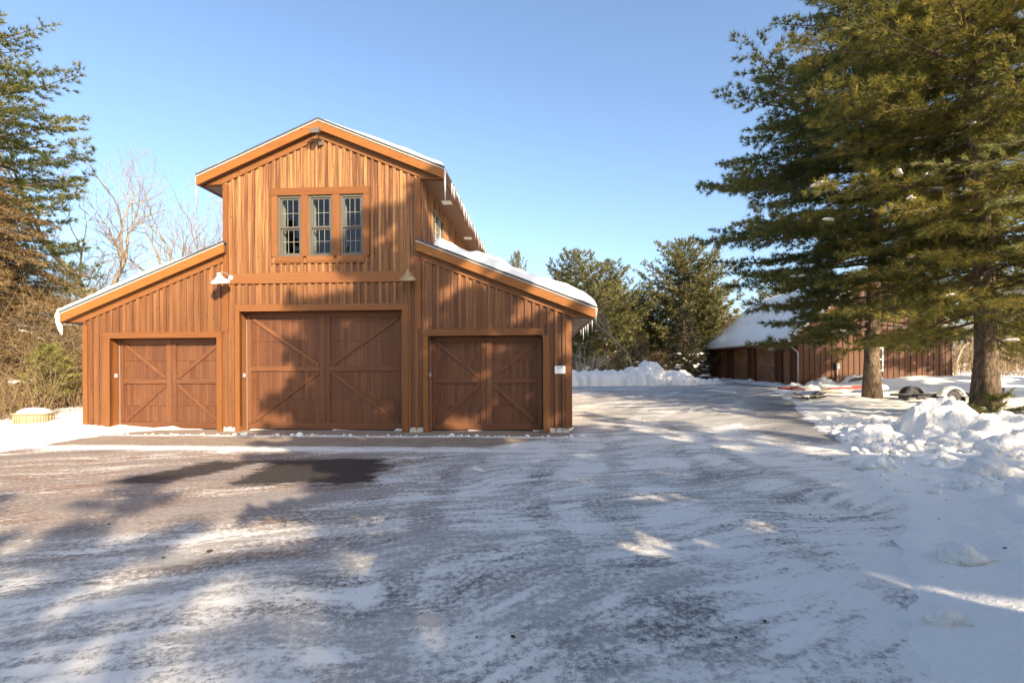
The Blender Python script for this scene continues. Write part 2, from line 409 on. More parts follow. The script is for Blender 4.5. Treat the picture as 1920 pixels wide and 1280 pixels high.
def drive_mat():
    t = NT('icy_driveway'); p = t.obj(); x, y, z = t.sep(p)[:3]
    wv = t.noise(p, .22, 2., .5, color=True)
    pw = t.vadd(p, t.vmul(t.vadd(wv, (-.5, -.5, -.5)), (2.6, 2.6, 0.)))
    px, py = t.sep(pw)[:2]
    a = R(19); ca, sa = math.cos(a), math.sin(a)
    u = t.math('ADD', t.math('MULTIPLY', px, ca), t.math('MULTIPLY', py, sa))
    v = t.math('SUBTRACT', t.math('MULTIPLY', py, ca), t.math('MULTIPLY', px, sa))
    n1 = t.noise(t.comb(t.math('MULTIPLY', u, .30), t.math('MULTIPLY', v, 1.15), 0.), 1., 4., .6)
    n2 = t.noise(t.comb(t.math('MULTIPLY', u, 1.5), t.math('MULTIPLY', v, 6.5), 3.), 1., 6., .68, .5)
    n3 = t.noise(p, 17., 6., .72)
    n4 = t.noise(p, 70., 3., .7)
    cov = t.math('ADD', t.math('ADD', t.math('MULTIPLY', n1, .36), t.math('MULTIPLY', n2, .28)), t.math('ADD', t.math('MULTIPLY', n3, .29), t.math('MULTIPLY', n4, .13)))
    # barn frame
    cb, sb = math.cos(BYAW), math.sin(BYAW)
    dx = t.math('SUBTRACT', x, BX); dy = t.math('SUBTRACT', y, BY)
    lx = t.math('ADD', t.math('MULTIPLY', dx, cb), t.math('MULTIPLY', dy, sb))
    ly0 = t.math('SUBTRACT', t.math('MULTIPLY', dy, cb), t.math('MULTIPLY', dx, sb))
    wob = t.math('MULTIPLY', t.math('SUBTRACT', t.noise(t.comb(t.math('MULTIPLY', lx, 1.3), t.math('MULTIPLY', ly0, 4.), 5.), 1., 5., .65), .5), .55)
    ly = t.math('ADD', ly0, wob)
    # bareness field: how much of the paving shows
    left = t.math('MULTIPLY', t.rng(x, 1.0, -4.5), t.rng(y, 3.5, 6.5))
    left = t.math('MULTIPLY', left, t.rng(ly, -2.6, -3.4))
    fore = t.math('MULTIPLY', t.rng(y, 8.5, 3.), t.rng(x, 2.3, -.5))
    exr = t.math('ADD', 7.6, t.math('MULTIPLY', t.math('SUBTRACT', y, 11.), .43))
    strip = t.math('MULTIPLY', t.rng(t.math('SUBTRACT', exr, x), 2.4, .3), t.rng(y, 10.6, 11.6))
    strip = t.math('MULTIPLY', strip, t.rng(y, 26., 17.))
    far = t.math('MULTIPLY', t.rng(y, 11.5, 15.), .6)
    bare = t.math('ADD', t.math('ADD', t.math('MULTIPLY', left, .095), t.math('MULTIPLY', fore, .022)), t.math('ADD', t.math('MULTIPLY', strip, .10), t.math('MULTIPLY', far, .09)))
    rad = t.math('SQRT', t.math('ADD', t.math('POWER', t.math('SUBTRACT', px, 30.), 2.), t.math('POWER', t.math('SUBTRACT', py, 5.), 2.)))
    trk = None
    for r0 in (24.4, 26.0, 27.0, 28.6, 29.5, 31.1):
        q = t.rng(t.math('ABSOLUTE', t.math('SUBTRACT', rad, r0)), .30, .10); trk = q if trk is None else t.math('MAXIMUM', trk, q)
    trk = t.math('MULTIPLY', trk, t.rng(n1, .38, .55))
    bare = t.math('ADD', bare, t.math('MULTIPLY', trk, .045))
    exn = t.math('ADD', 2.45, t.math('MULTIPLY', t.math('SUBTRACT', y, 2.7), .675))
    edg = t.math('MULTIPLY', t.rng(t.math('SUBTRACT', exn, px), 2.2, .2), t.rng(y, 11.0, 10.0))
    bare = t.math('SUBTRACT', bare, t.math('MULTIPLY', edg, .02))
    th = t.math('ADD', .502, bare)
    sn = t.rng(t.math('SUBTRACT', cov, th), -.05, .04)
    snfull = t.math('MULTIPLY', t.rng(ly, -2.1, -2.35), t.rng(ly, -3.35, -3.05))   # untouched strip before the apron
    snfull = t.math('MAXIMUM', t.math('MULTIPLY', t.rng(ly, -3.0, -2.8, 0., 1.), t.rng(ly, -2.45, -2.6, 0., 1.)), t.math('MULTIPLY', t.rng(ly, -.95, -.9), t.rng(ly, -.68, -.74)))
    snfull = t.math('MULTIPLY', snfull, t.rng(lx, 7.4, 7.0))
    sn = t.math('MAXIMUM', sn, t.math('MULTIPLY', snfull, t.rng(n3, .30, .45)))
    apron = t.math('MULTIPLY', t.rng(ly, -2.42, -2.28), t.rng(t.math('ADD', lx, t.math('MULTIPLY', ly, -1.)), 7.6, 7.0))
    apron = t.math('MULTIPLY', apron, t.rng(ly, -.85, -1.02))
    step = t.math('MULTIPLY', t.rng(ly, -.72, -.66), t.rng(lx, 7.2, 6.8))
    ap = t.math('MAXIMUM', apron, step)
    sn = t.math('MULTIPLY', sn, t.math('SUBTRACT', 1., t.math('MULTIPLY', ap, t.rng(n3, .66, .56))))
    # melted wet patches
    def patch(x0, x1, y0, y1, shear):
        q = t.math('SUBTRACT', x, t.math('MULTIPLY', t.math('SUBTRACT', y, (y0 + y1) / 2), shear))
        e = t.math('ADD', t.math('MULTIPLY', t.math('SUBTRACT', t.noise(t.vmul(p, (1.2, 3.0, 1.)), 1.3, 7., .72), .5), 1.15), t.math('ADD', t.math('MULTIPLY', t.math('SUBTRACT', n3, .5), .8), t.math('MULTIPLY', t.math('SUBTRACT', n2, .5), .7)))
        a = t.math('MINIMUM', t.math('MINIMUM', t.math('SUBTRACT', q, x0), t.math('SUBTRACT', x1, q)), t.math('MINIMUM', t.math('SUBTRACT', y, y0), t.math('SUBTRACT', y1, y)))
        return t.rng(t.math('ADD', a, e), .0, .12)
    wet = t.math('MAXIMUM', patch(-6.15, -5.0, 7.55, 9.35, .45), patch(-4.55, -2.25, 7.4, 9.45, -.12))
    sn = t.math('MULTIPLY', sn, t.math('SUBTRACT', 1., wet))
    sp = t.rng(n3, .34, .64)
    asph = t.mix(sp, (.10, .097, .095), (.27, .26, .25))
    brown = t.mix(sp, (.15, .092, .062), (.33, .215, .15))
    bm = t.math('MULTIPLY', t.rng(x, .8, -2.2), t.rng(n1, .40, .55, .45, 1.))
    bm = t.math('MULTIPLY', bm, t.rng(y, 3.2, 5.2))
    c = t.mix(bm, asph, brown)
    ice = t.math('MULTIPLY', t.rng(t.noise(t.comb(t.math('MULTIPLY', u, .5), t.math('MULTIPLY', v, 1.6), 9.), 1., 5., .6), .34, .56), .80)
    ice = t.math('MULTIPLY', ice, t.math('SUBTRACT', 1., t.math('MULTIPLY', left, .7)))
    ice = t.math('MULTIPLY', ice, t.math('SUBTRACT', 1., t.math('MULTIPLY', strip, .8)))
    c = t.mix(ice, c, t.mix(n3, (.36, .34, .315), (.60, .57, .525)))
    c = t.mix(wet, c, t.mix(sp, (.016, .015, .014), (.065, .058, .052)))
    c = t.mix(ap, c, t.mix(t.noise(p, 1.6, 6., .65), (.16, .105, .07), (.40, .32, .25)))
    c = t.mix(sn, c, t.mix(n2, (.68, .645, .59), (.83, .79, .725)))
    grit = t.math('MULTIPLY', t.rng(t.noise(p, 42., 6., .75), .64, .72), t.rng(t.noise(p, .8, 3.), .42, .56))
    c = t.mix(t.math('MULTIPLY', grit, .75), c, (.13, .105, .075))
    rough = t.mix(sn, t.mix(t.math('MAXIMUM', ice, wet), (.8, .8, .8), (.62, .62, .62)), (.7, .7, .7))
    hh = t.math('ADD', t.math('MULTIPLY', sn, .8), t.math('ADD', t.math('MULTIPLY', n3, .5), t.math('MULTIPLY', n4, .25)))
    return t.pbr(c, t.sep(rough)[0], bump=t.bump(hh, .55, .018), spec=.35)
dr = grid_mesh('driveway', graded(-22, -8, 12, 24, .5, 1.2), graded(-14, 2, 30, 40, .5, 1.2), lambda x, y: base_z(x, y) + .012 * nz(x, y, .5, 2.), drive_mat())
tag(dr, 'icy driveway with packed snow, bare asphalt and wet patches before the barn', 'driveway', kind='structure')

# ------------------------------------------------------------------ barn
barn = empty('barn', (BX, BY, 0), BYAW)
tag(barn, 'tall cedar sided barn with three plank doors and low side wings', 'barn')
DEPTH = 12.0
XC = .08; APX = 8.58; SL = .413
def up_top(x): return APX - SL * abs(x - XC)
LWX, RWX = -2.74, 2.855
LS = .392
def left_top(x): return 5.275 + LS * (x + 2.62)
def right_top(x): return 5.245 - LS * (x - 2.76)
FULL = 6.911
DOORS = [(-6.10, -2.93, 2.62), (-2.27, 2.33, 3.34), (3.05, 6.17, 2.62)]
WINS = [(-1.164, -.49), (-.28, .39), (.616, 1.263)]
ZB = .13
def top_of(xa, xb):
    m = (xa + xb) / 2
    if m < LWX: return left_top(xa) - .34, left_top(xb) - .34
    if m > RWX: return right_top(xa) - .34, right_top(xb) - .34
    return up_top(xa) - .34, up_top(xb) - .34
def strips(mb, edges, y0, y1, rnd_by=None):
    for xa, xb, r in edges:
        ta, tb = top_of(xa, xb); m = (xa + xb) / 2; iv = [(ZB, None)]
        cuts = [(a, b, 0, h) for a, b, h in DOORS] + [(a, b, 4.85, 6.53) for a, b in WINS]
        for a, b, z0, z1 in cuts:
            if a < m < b:
                if z0 == 0: iv = [(z1, None)] if len(iv) == 1 else [iv[0], (iv[1])]
                else: iv = [(iv[0][0], z0), (z1, None)]
        for z0, z1 in iv:
            if z1 is None: mb.slab(xa, xb, z0, z0, ta, tb, y0, y1, r)
            else: mb.slab(xa, xb, z0, z0, z1, z1, y0, y1, r)
brk = sorted(set([-FULL, FULL, LWX, RWX, XC] + [v for d in DOORS for v in d[:2]] + [v for d in WINS for v in d]))
fw = MB(); P = .2; B = .082
x = -FULL
cells = []
while x < FULL - 1e-6:
    rb, rt = random.random(), random.random()
    cells.append((x, min(x + P, FULL), 'board', rb)); cells.append((x, min(x + B, FULL), 'batten', rt)); x += P
def split(a, b):
    pts = [a] + [q for q in brk if a + 1e-6 < q < b - 1e-6] + [b]
    return list(zip(pts, pts[1:]))
strips(fw, [(a, b, r) for c in cells if c[2] == 'board' for a, b in split(c[0], c[1]) for r in [c[3]]], 0.0, .06)
strips(fw, [(a, b, r) for c in cells if c[2] == 'batten' for a, b in split(c[0], c[1]) for r in [c[3]]], -.040, 0.0)
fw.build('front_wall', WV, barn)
def side_wall(name, x, nx, y0, y1, z0, z1, win=None):
    mb = MB(); y = y0
    while y < y1 - 1e-6:
        for wdt, (a, b) in ((P, (0, .06)), (B, (-.040, 0))):
            ya, yb = y, min(y + wdt, y1); r = random.random()
            xs = sorted((x - nx * a, x - nx * b))
            segs = [(z0, z1)]
            if win and win[0] < (ya + yb) / 2 < win[1]: segs = [(z0, win[2]), (win[3], z1)]
            for a0, a1 in segs: mb.box(xs[0], xs[1], ya, yb, a0, a1, r)
        y += P
    return mb.build(name, WV, barn)
side_wall('side_wall', RWX, 1, .062, DEPTH, 4.7, 7.0, (1.5, 2.9, 5.40, 6.58))
side_wall('side_wall', LWX, -1, .062, DEPTH, 4.7, 7.0)
side_wall('side_wall', FULL, 1, .062, DEPTH, ZB, 3.3)
side_wall('side_wall', -FULL, -1, .062, DEPTH, ZB, 3.3)
bw = MB(); bw.box(-FULL + .06, FULL - .06, DEPTH - .1, DEPTH - .02, 0, 3.2); bw.poly([(-2.68, 3.2), (2.79, 3.2), (2.79, 7.0), (XC, 8.1), (-2.68, 7.0)], DEPTH - .1, DEPTH - .02)
bw.build('rear_wall', WV, barn)
# trim
pieces('corner_board', [(-FULL - .004, -FULL + .13, -.047, .0, ZB - .003, 3.0), (FULL - .13, FULL + .004, -.047, .0, ZB - .003, 3.0),
        (-2.745, -2.60, -.048, 0, 2.79, 6.9), (2.70, 2.859, -.048, 0, 2.81, 6.93)], WT, barn)
MB_ = MB(); MB_.box(-2.52, 2.695, -.062, -.001, 4.11, 4.40); MB_.build('belt_board', WH, barn)
for (a, b, h), (la, lb, lz) in zip(DOORS, ((-6.28, -2.79, 2.785), (-2.40, 2.51, 3.52), (2.90, 6.20, 2.80))):
    mb = MB(); mb.box(la, lb, -.068, .0, h, lz)
    mb.box(a - .0, b + .0, -.028, .37, h - .0, h + .04)
    mb.build('door_lintel', WH, barn)
for (a, b, h), (la, lb) in zip(DOORS, ((-6.24, -2.79), (-2.40, 2.50), (2.92, 6.34))):
    mb = MB(); mb.box(la, a, -.060, .0, .0, h - .002); mb.box(a - .03, a + .0, .0, .33, .0, h - .003); mb.build('door_jamb', WT, barn)
    mb = MB(); mb.box(b, lb, -.060, .0, .0, h - .002); mb.box(b - .0, b + .03, .0, .33, .0, h - .003); mb.build('door_jamb', WT, barn)
mb = MB()
mb.box(-1.33, 1.43, -.066, 0, 6.535, 6.735)
mb.build('window_header', WH, barn)
pieces('window_sill_trim', [(a - .045, b + .045, -.074, 0, 4.70, 4.846) for a, b in WINS] + [(-1.33, 1.43, -.058, 0, 4.66, 4.699)], WH, barn)
pieces('window_casing', [(a, b, -.057, 0, 4.847, 6.533) for a, b in ((-1.33, -1.166), (-.488, -.282), (.392, .614), (1.265, 1.43))], WT, barn)
for a, b in ((-6.87, -6.245), (-2.785, -2.405), (2.505, 2.915), (6.345, 6.87)):
    n = max(1, round((b - a) / .2)); s = (b - a) / n
    pieces('foundation_block', [(a + i * s + .006, a + (i + 1) * s - .006, .008, .10, -.1, .128) for i in range(n)], CONC, barn)
mb = MB(); mb.box(-FULL + .03, FULL - .03, .40, DEPTH - .03, -.1, .125)
mb.build('foundation', CONC, barn)

# garage doors of the barn
def garage_door(par, x0, x1, h, y, mats=(WD, WDF, WDH), sections=4, cs=.15, fr=.1, nrm=-1):
    """panel in the xz plane facing -y"""
    p = MB(); n = sections; g = .006
    for i in range(n):
        p.box(x0, x1, y, y + .05, .03 + (h - .03) * i / n + (g if i else 0), .03 + (h - .03) * (i + 1) / n)
    d = p.build('garage_door', mats[0], par)
    xm = (x0 + x1) / 2; t = .036; ye = y - t
    pieces('stile', [(x0 + .02, x0 + .02 + fr, ye, y - .001, .21, h - .02), (x1 - .02 - fr, x1 - .02, ye, y - .001, .21, h - .02),
           (xm - cs, xm - .006, ye, y - .001, .21, h - .02), (xm + .006, xm + cs, ye, y - .001, .21, h - .02)], mats[1], d)
    rl = [(x0 + .02, x1 - .02, ye - .002, y - .001, .035, .208)]
    zm = .21 + (h - .21) * .49
    for a, b in ((x0 + .02 + fr, xm - cs), (xm + cs, x1 - .02 - fr)):
        rl += [(a + .002, b - .002, ye - .003, y - .001, zm - .065, zm + .065), (a + .002, b - .002, ye, y - .001, h - .14, h - .02)]
    pieces('rail', rl, mats[2], d)
    for sx in (-1, 1):
        o = x0 + .02 + fr + .05 if sx < 0 else x1 - .02 - fr - .05
        i = xm - cs - .03 if sx < 0 else xm + cs + .03
        for (za, zb) in ((h - .17, zm + .10), (.235, zm - .10)):
            b = MB(); b.bar((o, y - .001, za), (i, y - .001, zb), .095, t - .004); b.build('brace', mats[1], d)
    s = MB(); s.box(x0, x1, y - .012, y + .02, .004, .028); s.build('bottom_seal', BLACK, d)
    return d
for a, b, h in DOORS:
    garage_door(barn, a + .012, b - .012, h - .004, .30)
    m = MB(); m.box(a + .0, a + .012, .268, .30, .02, h - .01); m.build('weather_strip', GREYM, barn)
# keypads on the reveals
for a, b, h in DOORS:
    k = MB(); k.box(a, a + .028, .10, .175, 1.50, 1.62); ko = k.build('keypad', GREYM, barn)
    k = MB(); k.box(a + .028, a + .034, .11, .165, 1.52, 1.60); k.build('cover', VENT, ko)

# windows of the gable
def sash_window(par, a, b, z0, z1, y=-.02, place=None, cols=3):
    w = MB(); f = .058
    w.box(a, a + f, y, .08, z0, z1); w.box(b - f, b, y, .08, z0, z1)
    w.box(a + f, b - f, y, .08, z0, z0 + f); w.box(a + f, b - f, y, .08, z1 - f, z1)
    wo = w.build('window', TAUPE, par)
    zm = (z0 + z1) / 2 - .02
    for (s0, s1, yy, nm) in ((zm - .03, z1 - f, .012, 'upper_sash'), (z0 + f, zm + .03, .048, 'lower_sash')):
        s = MB(); q = .045; xa, xb = a + f, b - f
        if nm == 'lower_sash': s1 = zm - .032
        s.box(xa, xa + q, yy, yy + .03, s0, s1); s.box(xb - q, xb, yy, yy + .03, s0, s1)
        s.box(xa + q, xb - q, yy - .004, yy + .03, s0, s0 + q); s.box(xa + q, xb - q, yy, yy + .03, s1 - q, s1)
        so_ = s.build('sash', TAUPE, wo)
    for (s0, s1, yy) in ((zm - .03 + .045, z1 - f - .045, .028), (z0 + f + .045, zm - .032 - .045, .064)):
        g = MB(); g.box(a + f + .045, b - f - .045, yy, yy + .004, s0, s1); g.build('pane', GLASS, wo)
        g = MB(); xa, xb = a + f + .045, b - f - .045
        for i in range(1, cols): xx = xa + (xb - xa) * i / cols; g.box(xx - .006, xx + .006, yy - .008, yy - .001, s0, s1)
        g.box(xa, xb, yy - .009, yy - .0015, (s0 + s1) / 2 - .006, (s0 + s1) / 2 + .006)
        g.build('muntin', MUNT, wo)
    g = MB(); g.box(a + .004, a + f, .082, .30, z0 + .02, z1 - .02); g.build('inner_jamb', CREAM, wo)
    return wo
for a, b in WINS: sash_window(barn, a + .002, b - .002, 4.852, 6.528)
# dark loft room seen through the panes
mb = MB(); X0, X1, Y0, Y1, Z0, Z1 = -2.5, 2.6, .35, 3.6, 4.4, 6.8
mb.box(X0, X1, Y1, Y1 + .05, Z0, Z1); mb.box(X0, X1, Y0, Y1, Z0 - .05, Z0); mb.box(X0, X1, Y0, Y1, Z1, Z1 + .05); mb.box(X0 - .05, X0, Y0, Y1, Z0, Z1); mb.box(X1, X1 + .05, Y0, Y1, Z0, Z1)
mb.build('loft_room', ROOM, barn)
# side dormer window in the right upper wall (faces +x)
w = MB(); xa = RWX; ya, yb, z0, z1 = 1.5, 2.9, 5.40, 6.58
w.box(xa - .08, xa + .035, ya, ya + .07, z0, z1); w.box(xa - .08, xa + .035, yb - .07, yb, z0, z1); w.box(xa - .08, xa + .035, ya + .07, yb - .07, z1 - .07, z1); w.box(xa - .08, xa + .035, ya + .07, yb - .07, z0, z0 + .07)
w.box(xa - .06, xa + .025, (ya + yb) / 2 - .05, (ya + yb) / 2 + .05, z0 + .07, z1 - .07)
wo = w.build('window', TAUPE, barn)
for a, b in ((ya + .07, (ya + yb) / 2 - .05), ((ya + yb) / 2 + .05, yb - .07)):
    g = MB(); g.box(xa - .03, xa - .024, a, b, z0 + .07, z1 - .07); g.build('pane', GLASS, wo)
    g = MB()
    for i in (1, 2): g.box(xa - .022, xa - .012, a + (b - a) * i / 3 - .008, a + (b - a) * i / 3 + .008, z0 + .07, z1 - .07)
    g.box(xa - .0225, xa - .0125, a, b, 6.0, 6.016); g.build('muntin', CREAM, wo)
w = MB(); w.box(xa - .12, xa - .09, ya, yb, z0, z1); w.build('dark_backing', ROOM, wo)  # dark sheet in place of the unlit room behind the panes

# roofs : dark slab, drip edge, rake boards, soffits, eave fascia
YF = -.20
def roof_plane(xa, xb, fn, name='roof'):
    mb = MB(); za, zb = fn(xa), fn(xb)
    mb.slab(xa, xb, za - .055, zb - .055, za, zb, YF - .03, DEPTH + .3)
    ro = mb.build(name, SHING, barn)
    mb = MB(); mb.slab(xa + .003, xb - .003, za - .085, zb - .085, za - .057, zb - .057, YF - .022, YF + .02); mb.build('drip_edge', DRIP, ro)
    return ro
T1, T2 = -3.40, 3.535
r1 = roof_plane(T1, XC, up_top); r2 = roof_plane(XC, T2, up_top)
L1, L2 = -7.44, -2.62; Q1, Q2 = 2.76, 7.56
r3 = roof_plane(L1, L2, left_top); r4 = roof_plane(Q1, Q2, right_top)
def rake(xa, xb, fn, top=.087, bot=.315):
    mb = MB(); mb.slab(xa, xb, fn(xa) - bot, fn(xb) - bot, fn(xa) - top, fn(xb) - top, YF - .005, YF + .04); mb.build('rake_board', WF, barn)
    mb = MB(); mb.slab(xa, xb, fn(xa) - .30, fn(xb) - .30, fn(xa) - .10, fn(xb) - .10, YF + .042, DEPTH + .1); mb.build('roof_deck', WSOF, barn)
rake(T1, XC, up_top); rake(XC, T2, up_top); rake(L1, L2 + .0, left_top); rake(Q1, Q2, right_top)
mb = MB()
def frieze(xa, xb, fn, a=.302, b=.50):
    mb.slab(xa, xb, fn(xa) - b, fn(xb) - b, fn(xa) - a, fn(xb) - a, -.056, -.001)
frieze(LWX, XC, up_top); frieze(XC, RWX, up_top); frieze(-FULL, -2.75, left_top); frieze(RWX + .01, FULL, right_top)
ZE = 6.90; ZL = 3.09
mb.poly([(RWX, ZE), (T2 - .02, ZE), (T2 - .02, up_top(T2) - .303), (RWX, up_top(RWX) - .303)], -.058, .05)
mb.poly([(T1 + .02, ZE), (LWX, ZE), (LWX, up_top(LWX) - .303), (T1 + .02, up_top(T1) - .303)], -.058, .05)
mb.poly([(FULL, ZL), (Q2 - .02, ZL - .0), (Q2 - .02, right_top(Q2) - .25), (FULL, right_top(FULL) - .303)], -.058, .05)
mb.poly([(L1 + .02, ZL), (-FULL, ZL), (-FULL, left_top(-FULL) - .303), (L1 + .02, left_top(L1) - .25)], -.058, .05)
mb.build('frieze_board', WH, barn)
def eave(xw, xt, z, fn):
    mb = MB(); a, b = sorted((xw, xt)); mb.box(a + .002, b - .02, .052, DEPTH, z - .02, z); so_ = mb.build('soffit', WSOF, barn)
    mb = MB(); s = 1 if xt > xw else -1; a, b = sorted((xt - s * .02, xt)); mb.box(a, b, YF + .045, DEPTH, z - .03, fn(xt) - .088); mb.build('eave_board', WY, barn)
    return so_
s1 = eave(RWX, T2, ZE, up_top); s2 = eave(LWX, T1, ZE, up_top); s3 = eave(FULL, Q2, ZL, right_top); s4 = eave(-FULL, L1, ZL, left_top)
for y in (1.85, 6.1, 10.2):
    v = MB(); v.box(3.06, 3.36, y - .17, y + .17, ZE - .032, ZE - .0205); v.build('soffit_vent', VENT, barn)
for i in range(6):
    v = MB(); v.box(7.08, 7.40, .55 + i * .85, .63 + i * .85, ZL - .030, ZL - .0205); v.build('soffit_vent', VENT, barn)

# wall lamps, floodlight, sign plate
def barn_lamp(x, z, ang, mat):
    l = MB(); M = Matrix.Rotation(R(90), 3, 'X')
    l.lathe([(0, .0), (.07, .0), (.07, .015), (.05, .035), (0, .04)], (x, -.064, z), 16, M)
    lo = l.build('wall_lamp', WHITE, barn, True)
    ca, sa = math.sin(ang), -math.cos(ang)
    e = Vector((x + ca * .40, -.046 + sa * .40, z + .05))
    a = MB(); a.tube([(x, -.08, z), (x + ca * .12, -.046 + sa * .12, z + .09), (x + ca * .28, -.046 + sa * .28, z + .11), tuple(e)], .014, 8); a.build('arm', GREYM, lo, True)
    s = MB(); M2 = Matrix.Rotation(ang * .15, 3, 'Y') @ Matrix.Rotation(R(14), 3, 'X')
    s.lathe([(0, .02), (.045, .02), (.05, -.06), (.085, -.075), (.09, -.11), (.13, -.14), (.20, -.185), (.235, -.235), (.24, -.255), (.228, -.252), (.19, -.19), (.10, -.12), (0, -.10)], e, 24, M2)
    s.build('lamp_shade', mat, lo, True)
barn_lamp(-2.506, 4.28, R(-12), WHITE); barn_lamp(2.53, 4.28, R(10), RUSTW)
fl = MB(); fl.box(.04, .16, -.10, -.045, 7.88, 8.02); fo = fl.build('floodlight', BRONZE, barn)
fl = MB(); fl.tube([(.1, -.08, 7.97), (.1, -.24, 8.06), (.1, -.33, 8.14)], .02, 8); fl.build('bracket', BRONZE, fo, True)
fl = MB(); fl.hexa([(-.03, -.46, 8.05), (.20, -.46, 8.05), (.19, -.30, 8.13), (-.01, -.30, 8.13), (-.05, -.42, 8.20), (.22, -.42, 8.20), (.19, -.29, 8.22), (-.01, -.29, 8.22)]); fl.build('lamp_head', BRONZE, fo)
sg = MB(); sg.box(6.485, 6.77, -.056, -.041, 1.585, 1.79); sgo = sg.build('sign_plate', WHITE, barn)
sg = MB()
for a, b, c, d in ((6.555, 6.572, 1.735, 1.758), (6.578, 6.59, 1.74, 1.755), (6.605, 6.622, 1.72, 1.752), (6.627, 6.635, 1.728, 1.757), (6.665, 6.692, 1.728, 1.768)): sg.box(a, b, -.0585, -.0565, c, d)
sg.build('marking', BLACK, sgo)

# icicles along the eaves (one mesh per icicle, shared data)
def icicle_mesh():
    m = MB(); m.tube([(0, 0, 0), (.004, 0, -.25), (-.004, .003, -.6), (0, 0, -1)], [.030, .021, .012, .002], 7)
    o = m.build('icicle', ICE, barn, True); return o
ic0 = icicle_mesh(); first = True
def icicle(x, y, z, l, wd=1.0):
    global first
    o = ic0 if first else ic0.copy()
    if not first: COL.objects.link(o); o.parent = barn
    first = False
    o.location = (x, y, z); o.scale = (wd, wd, l); o.rotation_euler = (0, 0, random.random() * 6)
rnd = random.Random(3)
icicle(3.56, -.15, up_top(T2) - .04, 1.0, 1.3)
yy = .9
while yy < 11.5:
    icicle(3.55 + rnd.uniform(-.01, .03), yy, up_top(T2) - .05, rnd.choice([.12, .2, .28, .36, .55]) * rnd.uniform(.7, 1.2), rnd.uniform(.35, .8)); yy += rnd.uniform(.12, .42)
icicle(-3.43, -.15, up_top(T1) - .04, .85, 1.1)
for yv, l in ((-.16, .30), (-.1, .42), (.35, .3), (.9, .55), (1.5, .35), (2.2, .6), (2.9, .5), (3.8, .7), (4.9, .45)): icicle(Q2 + .02, yv, right_top(Q2) - .05, l, 1.1)

# snow on the barn roofs: thick rounded sheets
def roof_snow(name, x0, x1, fn, y0, y1, thick, label, parent_m, nx=46, ny=60, drape=0.0, sd=0):
    xs = np.linspace(x0, x1, nx); ys = y0 + (y1 - y0) * np.linspace(0, 1, ny) ** 1.6
    V = []; F = []
    for y in ys:
        for x in xs:
            e = min(abs(x - x0), abs(x - x1), abs(y - y0), abs(y - y1)); d = .42
            k = math.sqrt(max(0., 1 - (1 - min(1, e / d)) ** 2))
            t = thick(x, y) * k * (1 + .38 * nz(x, y, 1.1, sd) + .18 * nz(x, y, 4., sd))
            V.append((x, y, fn(x) + .004 + max(t, 0)))
    n = len(V)
    V += [(x, y, fn(x) + .003) for y in ys for x in xs]
    i = (np.arange(nx - 1)[None, :] + nx * np.arange(ny - 1)[:, None]).ravel()
    F = [tuple(q) for q in np.stack([i, i + 1, i + 1 + nx, i + nx], 1)]
    F += [(a + n, d + n, c + n, b + n) for a, b, c, d in F]
    V = [parent_m @ Vector(v) for v in V]
    o = np_mesh(name, [tuple(v) for v in V], F, SNOW, None, shade=True)
    return tag(o, label, 'snow', kind='stuff')
BM = Matrix.Translation((BX, BY, 0)) @ Matrix.Rotation(BYAW, 4, 'Z')
roof_snow('roof_snow', .22, T2 + .03, up_top, YF - .02, DEPTH + .2, lambda x, y: .05 + .13 * smooth(.2, 2.4, x), 'snow lying on the right slope of the tall barn roof', BM, sd=1)
roof_snow('roof_snow', T1 - .03, -.55, up_top, YF - .01, DEPTH + .2, lambda x, y: .07 * smooth(-.5, -2., x) + .015, 'thin snow on the left slope of the tall barn roof', BM, sd=2)
roof_snow('roof_snow', 3.25, Q2 + .05, right_top, YF - .0, DEPTH + .2, lambda x, y: .30 + .06 * nz(x, y, .7, 4), 'thick rounded snow slab on the right wing of the barn', BM, nx=60, ny=70, sd=3)
roof_snow('roof_snow', L1 - .04, -3.25, left_top, YF - .01, DEPTH + .2, lambda x, y: .20 * smooth(-3.0, -5., x) + .02, 'smooth snow sheet on the left wing of the barn', BM, nx=60, sd=5)
# snow curling over the left eave
mb = MB(); p = [(L1 - .04, -.12, left_top(L1) + .02), (L1 - .10, -.13, left_top(L1) - .10), (L1 - .11, -.12, left_top(L1) - .30), (L1 - .06, -.12, left_top(L1) - .52), (L1 - .03, -.11, left_top(L1) - .66)]
mb.tube(p, [.07, .085, .075, .05, .012], 10); mb.blob((L1 - .02, -.1, left_top(L1) + .03), .14, .12, .08, seed=3)
mb.v = [tuple(BM @ Vector(v)) for v in mb.v]
tag(mb.build('hanging_snow', SNOW, None, True), 'curl of snow hanging off the left wing eave', 'snow')

# ------------------------------------------------------------------ second garage (local: x along its gable to the right, y along its doors away)
GYAW = -math.atan2(1.5, 16.0)
gar = empty('garage', (16.4, 27.5, .40), GYAW)
tag(gar, 'long brown detached garage with snowy roof behind the pines', 'garage')
GW, GL, GE = 8.15, 16.0, 2.98
GDK = dict(dark=(.10, .035, .014), mid=(.19, .068, .024))
GV = wood('brown_siding', 'z', fade=False, dark=(.07, .027, .012), mid=(.15, .056, .021))
GDP = wood('brown_door_planks', 'z', fade=False, plank=.11, dark=(.18, .075, .034), mid=(.32, .14, .064))
GDF = wood('brown_door_frame', 'z', fade=False, dark=(.26, .12, .058), mid=(.42, .20, .098))
GTR = wood('brown_trim', 'y', fade=False, dark=(.09, .032, .013), mid=(.16, .058, .022))
gs = .835
def gtop(x): return GE + .42 + gs * (min(x, GW - x))
GD = [(2.9, 6.15), (7.25, 10.5), (11.5, 14.85)]
mb = MB(); x = 0
